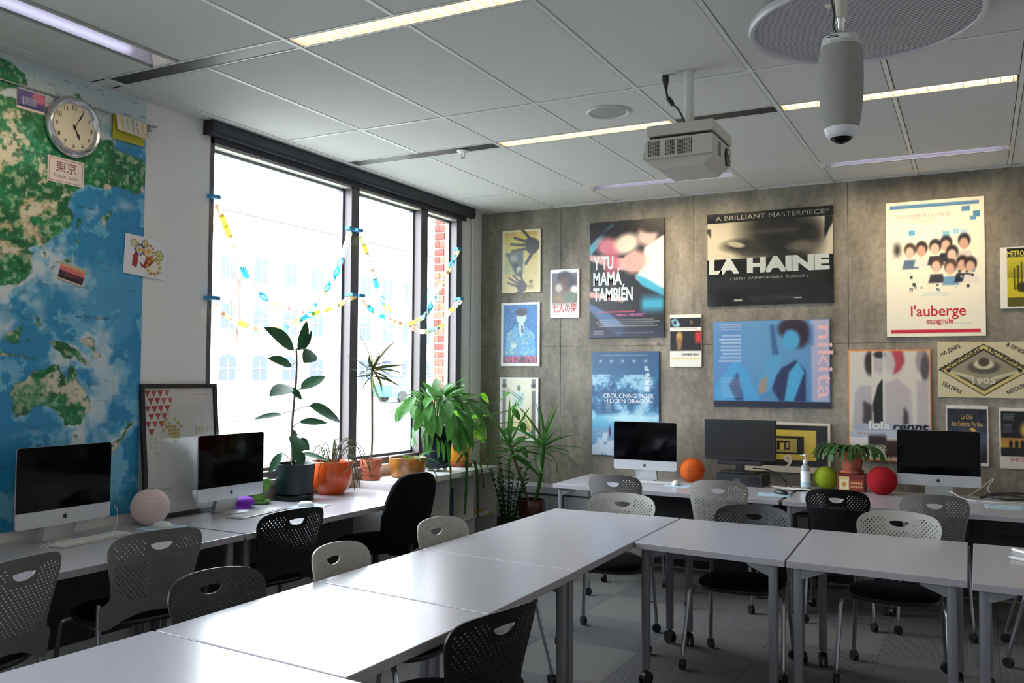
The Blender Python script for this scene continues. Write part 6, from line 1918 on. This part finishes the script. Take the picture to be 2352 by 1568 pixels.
for z0, z1, yy in ((.36, .02, -.13), (.36, .0, -.06), (.38, .05, -.2), (.37, .08, .02)):
    place_leaf(fit(leaf_mesh('leaf', 1, .3, M_peace, droop=.5, fold=.15, n=8, shape=.8)), t, (.12, yy, z0 - .12), (.16, yy * 1.2, z1 + .04), up=Vector((1, 0, .2)))
# amber pot with strap leaves
t = thing('strap_leaf_plant', 'strap leaved plant in a mottled amber pot on the shelf', 'plant', (.10, -1.545, SHZ))
ma = mat('amber_mottled_glaze', (186, 122, 40), .3, noise=((110, 70, 34), 9, 5), coat=.4)
pot(t, [(.115, 0), (.125, .006), (.14, .05), (.145, .14), (.146, .15), (.138, .15), (.13, .08)], ma, .125, .137)
rr = random.Random(8)
for k, (y0, y1, x1, z1, L) in enumerate(((.02, .0, .2, -.02, 0), (.03, .1, .22, -.14, 0), (-.05, -.16, .22, .02, 0), (.06, .19, .2, -.05, 0), (.08, .24, .12, .06, 0), (-.08, -.22, .1, .06, 0))):
    me = fit(leaf_mesh('leaf', 1, .16, M_peace if k % 2 else M_peace2, droop=1.2, fold=.2, n=10, shape=.7))
    place_leaf(me, t, (.02, y0, .12), (x1, y1, .12 + z1), up=Vector((.4, 0, 1)))
# hanging epiphyllum stems over the front of the shelf
for k, (y0, pts) in enumerate(((-.98, [(.2, .06), (.30, .16), (.325, .02), (.33, -.2), (.335, -.34)]), (-.90, [(.2, .05), (.31, .08), (.33, -.05), (.33, -.22), (.32, -.4)]), (-1.25, [(.22, .06), (.315, .08), (.335, -.1), (.34, -.34)]), (-.80, [(.16, .04), (.30, .05), (.325, -.04), (.33, -.16)]))):
    pth = smoothcurve([(x, y0 + .02 * i * (1 if k % 2 else -1), SHZ + z) for i, (x, z) in enumerate(pts)], 6)
    m = MB()
    vs, fs = [], []
    n = len(pth)
    for i, q in enumerate(pth):
        w = (.026 if k < 2 else .014) * (.55 + .45 * math.sin(PI * min(1, i / n + .12))) * (1 + .22 * math.sin(i * 1.9))
        vs += [(q.x, q.y - w, q.z), (q.x + .005, q.y, q.z + .002), (q.x, q.y + w, q.z), (q.x - .004, q.y, q.z)]
    for i in range(n - 1):
        for j in range(4):
            fs.append((i * 4 + j, i * 4 + (j + 1) % 4, (i + 1) * 4 + (j + 1) % 4, (i + 1) * 4 + j))
    m.add(vs, fs, True)
    lab = ['broad hanging cactus stem spilling over the shelf front', 'second broad hanging cactus stem over the open shelf', 'thin hanging stem beside the task chair back', 'short thin stem hanging at the shelf end'][k]
    tag(m.build('hanging_stem', M_cac), lab, 'plant', 'stems hanging over the shelf front')
# yellow orange pot with heart shaped leaves on long stems
t, r_ = leafy('heart leaved plant in a yellow orange pot with saucer', 'heart_leaf_plant', (.03, -.64, SHZ), 16, .20, .2, [M_peace, translucent('bright_lime_leaf', (112, 168, 40), .4, .45)], .2, 9, .6, hang=1.2)
pot(t, [(.075, .02), (.08, .03), (.095, .17), (.098, .175), (.09, .175), (.085, .12)], mat('yellow_orange_pot', (226, 152, 44), .5), .15, .088, [(.09, 0), (.105, .006), (.112, .032), (.104, .032), (.088, .012)], M_terra)
for k, (y1, x1, z1) in enumerate(((.36, .24, .42), (.46, .30, .33), (.28, .3, .12), (.5, .36, .22), (.55, .28, .02), (.2, .1, .47), (.33, .34, .32), (.42, .4, .0))):
    tip = Vector((x1, y1 * .9, .16 + z1))
    MB().tube(smoothcurve([(0, 0, .16), (x1 * .4, y1 * .35, .16 + z1 * .6 + .05), tip], 6), .003, 6).build('leaf_stalk', M_stem, t)
    me = fit(leaf_mesh('leaf', 1, .62, M_peace if k != 5 else MATS['bright_lime_leaf'], droop=.6, fold=.15, n=8, shape=.65))
    place_leaf(me, t, tip, tip + Vector((.05, .03 + .04 * (k % 3 - 1), -.09 if k % 2 else .03)).normalized() * .12, up=Vector((.5, -.5, .8)))

# floor plants by the corner
def yucca(t, top, n, L, seed, m_, w=.085, elmin=-.9, elmax=1.35):
    r = random.Random(seed)
    mes = [fit(leaf_mesh('leaf', 1, w, m_, droop=dd, fold=.35, n=8, shape=.55)) for dd in (.25, .6, 1.0)]
    for k in range(n):
        a = 2 * PI * k * .381966 + r.uniform(-.3, .3)
        el = elmax - (elmax - elmin) * (k / n) + r.uniform(-.15, .15)
        d = Vector((math.cos(a) * math.cos(el), math.sin(a) * math.cos(el), math.sin(el)))
        if top.y + d.y * L > -.03 and t.location.y + top.y + d.y * L > -.04:
            d.y = (-.04 - t.location.y - top.y) / L
        b = top + Vector((0, 0, -.10 * k / n))
        place_leaf(mes[0 if el > .6 else (1 if el > -.2 else 2)], t, b, b + d * L * r.uniform(.8, 1.05), roll=r.uniform(-.8, .8))
t = thing('yucca', 'yucca with two leaf heads in a brown glass pot by the concrete wall', 'plant', (.62, -.42, 0))
mb_ = mat('brown_glass_pot', (84, 40, 26), .12, coat=.6)
pot(t, [(.05, .30), (.08, .33), (.115, .40), (.125, .46), (.115, .52), (.108, .52), (.115, .46)], mb_, .47, .11)
MB().lathe([(.15, 0), (.15, .02), (.04, .04), (.035, .28), (.14, .29), (.14, .305)], 24).build('plant_stand', M_black, t)
hA, hB = Vector((.12, .0, 1.02)), Vector((-.22, .02, .98))
MB().tube(smoothcurve([(.02, 0, .46), (.07, 0, .62), (.10, 0, .8), hA], 6), [.016] * 19, 8).build('trunk', M_yuc, t)
MB().tube(smoothcurve([(-.02, 0, .46), (-.07, 0, .62), (-.15, .01, .80), hB], 6), .013, 8).build('trunk', M_wood, t)
yucca(t, hA, 26, .40, 31, M_yuc)
yucca(t, hB, 22, .40, 33, M_yuc)
t = thing('zz_plant', 'upright dark glossy leaved plant standing on the floor by the shelf', 'plant', (.52, -.66, 0))
pot(t, [(.11, 0), (.12, .006), (.14, .26), (.145, .27), (.135, .27), (.13, .2)], mat('dark_red_brown_pot', (84, 44, 36), .5), .25, .132)
mz = fit(leaf_mesh('leaflet', 1, .42, M_zz, droop=.4, fold=.2, n=5, shape=.75))
rz = random.Random(14)
for k in range(11):
    a = 2 * PI * k / 11 + .3
    H = rz.uniform(.42, .66)
    out = rz.uniform(.04, .2)
    p = smoothcurve([(.04 * math.cos(a), .04 * math.sin(a), .25), (out * .5 * math.cos(a), out * .5 * math.sin(a), .25 + H * .5), (out * math.cos(a), out * math.sin(a), .25 + H)], 6)
    s = MB().tube(p, [.007 - .004 * i / 12 for i in range(13)], 6).build('stem', M_zz, t)
    for i in range(3, 13):
        for sd_ in (-1, 1):
            d = Vector((-math.sin(a) * sd_ + .5 * math.cos(a), math.cos(a) * sd_ + .5 * math.sin(a), .45)).normalized()
            place_leaf(mz, s, p[i], p[i] + d * .062, name='leaflet')

# christmas cactus in terracotta on the tin
t = thing('holiday_cactus', 'drooping holiday cactus in a terracotta pot on the tin', 'plant', (3.215, -.33, DZ + .126))
pot(t, [(.062, .014), (.066, .02), (.082, .13), (.09, .13), (.092, .165), (.084, .165), (.078, .13)], M_terra, .15, .08, [(.07, 0), (.082, .005), (.086, .024), (.08, .024), (.066, .012)])
def cactus_stem(seed):
    r = random.Random(seed)
    m = MB()
    p = Vector((0, 0, 0)); el = 1.0
    for s in range(6):
        L = .042 * r.uniform(.85, 1.15)
        d = Vector((0, math.cos(el), math.sin(el)))
        nn = Vector((0, -math.sin(el), math.cos(el)))
        w = .0115
        ring = [p + Vector((-w * .3, 0, 0)), p + d * L * .3 + Vector((-w, 0, 0)), p + d * L * .8 + Vector((-w * .9, 0, 0)), p + d * L + Vector((-w * .3, 0, 0)), p + d * L + Vector((w * .3, 0, 0)), p + d * L * .8 + Vector((w * .9, 0, 0)), p + d * L * .3 + Vector((w, 0, 0)), p + Vector((w * .3, 0, 0))]
        vs = [q + nn * .0018 for q in ring] + [q - nn * .0018 for q in ring]
        m.add(vs, [tuple(range(8)), tuple(range(15, 7, -1))] + [(i, (i + 1) % 8, (i + 1) % 8 + 8, i + 8) for i in range(8)])
        p = p + d * L
        el -= r.uniform(.35, .62)
    return m.mesh('stem', M_cac)
cs = [cactus_stem(s) for s in range(5)]
rc = random.Random(6)
for k in range(64):
    a = 2 * PI * k * .381966
    s = rc.uniform(.75, 1.2)
    if math.sin(a) > .2:
        s *= .8
    o = obj('stem', cs[k % 5], t, (.045 * math.cos(a), .045 * math.sin(a), .152), (0, 0, a - PI / 2))
    o.scale = (s, s * 1.12, s)

# ------------------------------------------------------------------ paper chains across the window
PAPER = [translucent('chain_paper_' + n, c, .8, .45) for n, c in (('white', (236, 232, 222)), ('cream', (226, 214, 180)), ('yellow', (206, 200, 96)), ('blue', (60, 160, 206)), ('pale_blue', (160, 208, 214)), ('rose', (222, 178, 168)), ('tan', (196, 164, 120)), ('lilac', (190, 180, 196)))]
def ring_mesh(m_):
    m = MB()
    n = 14
    vs = []
    for i in range(n):
        a = 2 * PI * i / n
        y, z = .042 * math.cos(a), .017 * math.sin(a)
        vs += [(-.014, y, z), (.014, y, z)]
    m.add(vs, [(2 * i, 2 * i + 1, (2 * i + 3) % (2 * n), (2 * i + 2) % (2 * n)) for i in range(n)], True)
    return m.mesh('paper_link', m_)
RINGS = [ring_mesh(p) for p in PAPER]
M_tape = mat('blue_tape', (60, 150, 206), .5)
GAR = [('upper paper chain across the wide window pane', [(-3.394, 2.645), (-3.289, 2.481), (-3.114, 2.207), (-2.913, 2.061), (-2.723, 2.023), (-2.524, 2.016), (-2.34, 2.17), (-2.197, 2.342), (-2.051, 2.653)]),
       ('lower paper chain across the wide window pane', [(-3.405, 2.019), (-3.329, 1.947), (-3.163, 1.889), (-2.948, 1.864), (-2.742, 1.898), (-2.524, 1.99), (-2.289, 2.054), (-2.04, 2.157)]),
       ('upper paper chain across the two narrow window panes', [(-1.95, 2.653), (-1.805, 2.453), (-1.687, 2.228), (-1.478, 2.036), (-1.261, 2.006), (-1.001, 2.103), (-.799, 2.345), (-.49, 2.704)]),
       ('lower paper chain across the two narrow window panes', [(-1.95, 2.157), (-1.768, 2.058), (-1.537, 2.015), (-1.292, 1.976), (-1.065, 1.943), (-.828, 2.0), (-.688, 2.123), (-.48, 2.253)])]
rg4 = random.Random(17)
for gi, (lab, pts) in enumerate(GAR):
    x = X0 + .035 if gi in (0, 2) else X0 + .06
    t = thing('paper_chain', lab, 'garland', (x, pts[0][0], pts[0][1]), 0, 'paper chains in the window')
    P = smoothcurve([(0, y - pts[0][0], z - pts[0][1]) for y, z in pts], 14)
    dist, acc, k = 0, 0, 0
    for i in range(1, len(P)):
        d = P[i] - P[i - 1]
        acc += d.length
        if acc > .066:
            acc = 0
            T = d.normalized()
            ang = math.atan2(T.z, T.y)
            o = obj('paper_link', RINGS[rg4.choice([0, 0, 1, 1, 2, 3, 3, 4, 5, 6, 7])], t)
            tw = (PI / 2 if k % 2 else 0) + rg4.uniform(-.5, .5)
            o.matrix_local = Matrix.Translation(P[i]) @ Matrix.Rotation(ang, 4, 'X') @ Matrix.Rotation(tw, 4, 'Y')
            k += 1
    for e in (0, -1):
        y, z = pts[e]
        MB().box(-.03 if gi in (0, 2) else -.055, .016, y - pts[0][0] - .03, y - pts[0][0] + .035, z - pts[0][1] + .005, z - pts[0][1] + .028).build('blue_tape', M_tape, t)

# ------------------------------------------------------------------ outdoors
gr = struct('ground_outside', MB().box(-120, -.6, -60, 160, -.4, .1).mesh('ground_outside', mat('pale_lawn', (150, 148, 146), .95, noise=((140, 144, 128), .35, 4))))
struct('road_outside', MB().box(-34, -22, -60, 160, .1, .12).mesh('road_outside', mat('pale_asphalt', (150, 148, 146), .9)))
struct('path_outside', MB().box(-15, -12.5, -60, 160, .1, .13).mesh('path_outside', mat('pale_paving', (180, 176, 170), .9)))
tb = thing('campus_building', 'pale brick building with arched windows across the road', 'building', (-46, 46, 0))
MB().box(-10, 0, -26, 34, .1, 14).build('wall', mat('pale_brick_facade', (172, 156, 146), .9, noise=((160, 144, 136), .8, 4)), tb)
MB().box(-10.2, .3, -26.3, 34.3, 14, 14.6).build('roof', mat('roof_grey', (120, 120, 124), .9), tb)
MB().box(0, .12, -26, 34, .1, .55).build('plinth', mat('plinth_grey', (150, 144, 140), .9), tb)
MW = mat('far_window_glass', (78, 84, 104), .6, spec=.1)
MS = mat('far_window_surround', (210, 200, 190), .9)
def far_window(y, z, w, h_, arch):
    q = [(y - w / 2, z), (y + w / 2, z)] + ([(y + w / 2 * math.cos(a), z + h_ + (w * .22) * math.sin(a)) for a in [PI * k / 8 for k in range(9)]] if arch else [(y + w / 2, z + h_), (y - w / 2, z + h_)])
    o = MB().prism([(y - w / 2 - .12, z - .15), (y + w / 2 + .12, z - .15), (y + w / 2 + .12, z - .02), (y - w / 2 - .12, z - .02)], 'x', 0, .2).build('window_sill', MS, tb)
    f = MB().prism(q, 'x', -.1, .03).build('window', MW, tb)
    MB().box(.03, .06, y - .04, y + .04, z, z + h_).build('glazing_bar', MS, f)
    MB().box(.03, .06, y - w / 2, y + w / 2, z + h_ * .55, z + h_ * .55 + .07).build('glazing_bar', MS, f)
for k in range(17):
    y = -24 + 3.4 * k
    far_window(y, 1.25, 1.6, 1.6, True)
    far_window(y, 4.9, 1.5, 2.1, False)
    far_window(y, 8.9, 1.5, 1.9, False)

def bare_tree(label, loc, H, seed):
    r = random.Random(seed)
    t = thing('bare_tree', label, 'tree', loc)
    segs = []
    def grow(p, d, L, rad, lev):
        n = 4
        pts = [p]
        for i in range(n):
            d = (d + Vector((r.uniform(-.12, .12), r.uniform(-.12, .12), r.uniform(-.02, .12)))).normalized()
            pts.append(pts[-1] + d * L / n)
        segs.append((pts, [rad * (1 - .45 * i / n) for i in range(n + 1)], lev))
        if lev < 4:
            for k in range(3 if lev < 3 else 2):
                ax = Vector((r.uniform(-1, 1), r.uniform(-1, 1), r.uniform(.15, .9))).normalized()
                grow(pts[r.randint(2, n)], (d * .75 + ax * .75).normalized(), L * r.uniform(.55, .75), rad * .5, lev + 1)
    grow(Vector((0, 0, 0)), Vector((0, 0, 1)), H * .4, H * .016, 0)
    mb = mat('bare_bark', (100, 86, 80), .9)
    MB().tube(segs[0][0], segs[0][1], 8).build('trunk', mb, t)
    m = MB()
    for pts, rs, lev in segs[1:]:
        m.tube(pts, rs, 5 if lev < 3 else 3, caps=False)
    m.build('branches', mb, t)['kind'] = 'stuff'
    return t
bare_tree('bare branching tree outside the wide window pane', (-9.0, 4.2, .1), 9, 3)
bare_tree('smaller bare tree outside behind the first', (-17, 14.0, .1), 8, 8)
# brick pier of this building, just outside the last pane
bp = thing('brick_pier', 'red brick pier just outside the narrow window pane', 'wall', (-.385, -.02, 0))
bp.scale.x = .52
MB().box(-.22, .2, -.215, .3, .1, 3.4).build('mortar_core', mat('mortar', (196, 190, 182), .95), bp)
BR = [MB().rbox(0, .2, -.012, .05, 0, .062, .004).mesh('brick', mat('brick_red_%d' % i, c, .85, noise=(c2, 30, 4), bump=(80, .4))) for i, (c, c2) in enumerate((((150, 76, 62), (128, 62, 52)), ((166, 92, 76), (140, 74, 60)), ((134, 66, 56), (116, 56, 48)), ((176, 104, 84), (150, 86, 70))))]
rb = random.Random(2)
for row in range(30):
    z = 1.0 + row * .0745
    off = -.225 if row % 2 else -.325
    for c in range(3):
        x = off + c * .21
        if x < -.34 or x > .1:
            continue
        o = obj('brick', rb.choice(BR), bp, (max(x, -.225), -.218, z))
        if x < -.225:
            o.scale.x = .52
        if x + .2 > .2:
            o.scale.x = max(.2, (.2 - x) / .2)
def car(label, loc, rz, c):
    t = thing('parked_car', label, 'car', loc, rz, 'cars on the road outside')
    m_ = mat('car_paint_%d_%d_%d' % c, c, .3, coat=.5)
    MB().prism([(-2.1, .3), (2.1, .3), (2.15, .75), (1.3, .95), (-2.0, .98), (-2.15, .6)], 'y', -.85, .85).build('body', m_, t)
    MB().prism([(-1.7, .96), (1.1, .94), (.55, 1.48), (-1.2, 1.5)], 'y', -.75, .75).build('cabin', mat('car_glass', (60, 70, 80), .1), t)
    MB().prism([(-1.25, 1.49), (.58, 1.47), (.5, 1.53), (-1.15, 1.54)], 'y', -.74, .74).build('roof', m_, t)
    for x in (-1.35, 1.35):
        for s in (-.8, .8):
            MB().cyl((x, s - .1, .33), (x, s + .1, .33), .33, 16).build('wheel', M_black, t)
car('teal car parked outside behind the dracaena', (-25.5, 36.5, .12), R(75), (50, 130, 140))
car('white car parked outside behind the teal one', (-27.5, 43, .12), R(75), (214, 218, 222))
flush_texts()
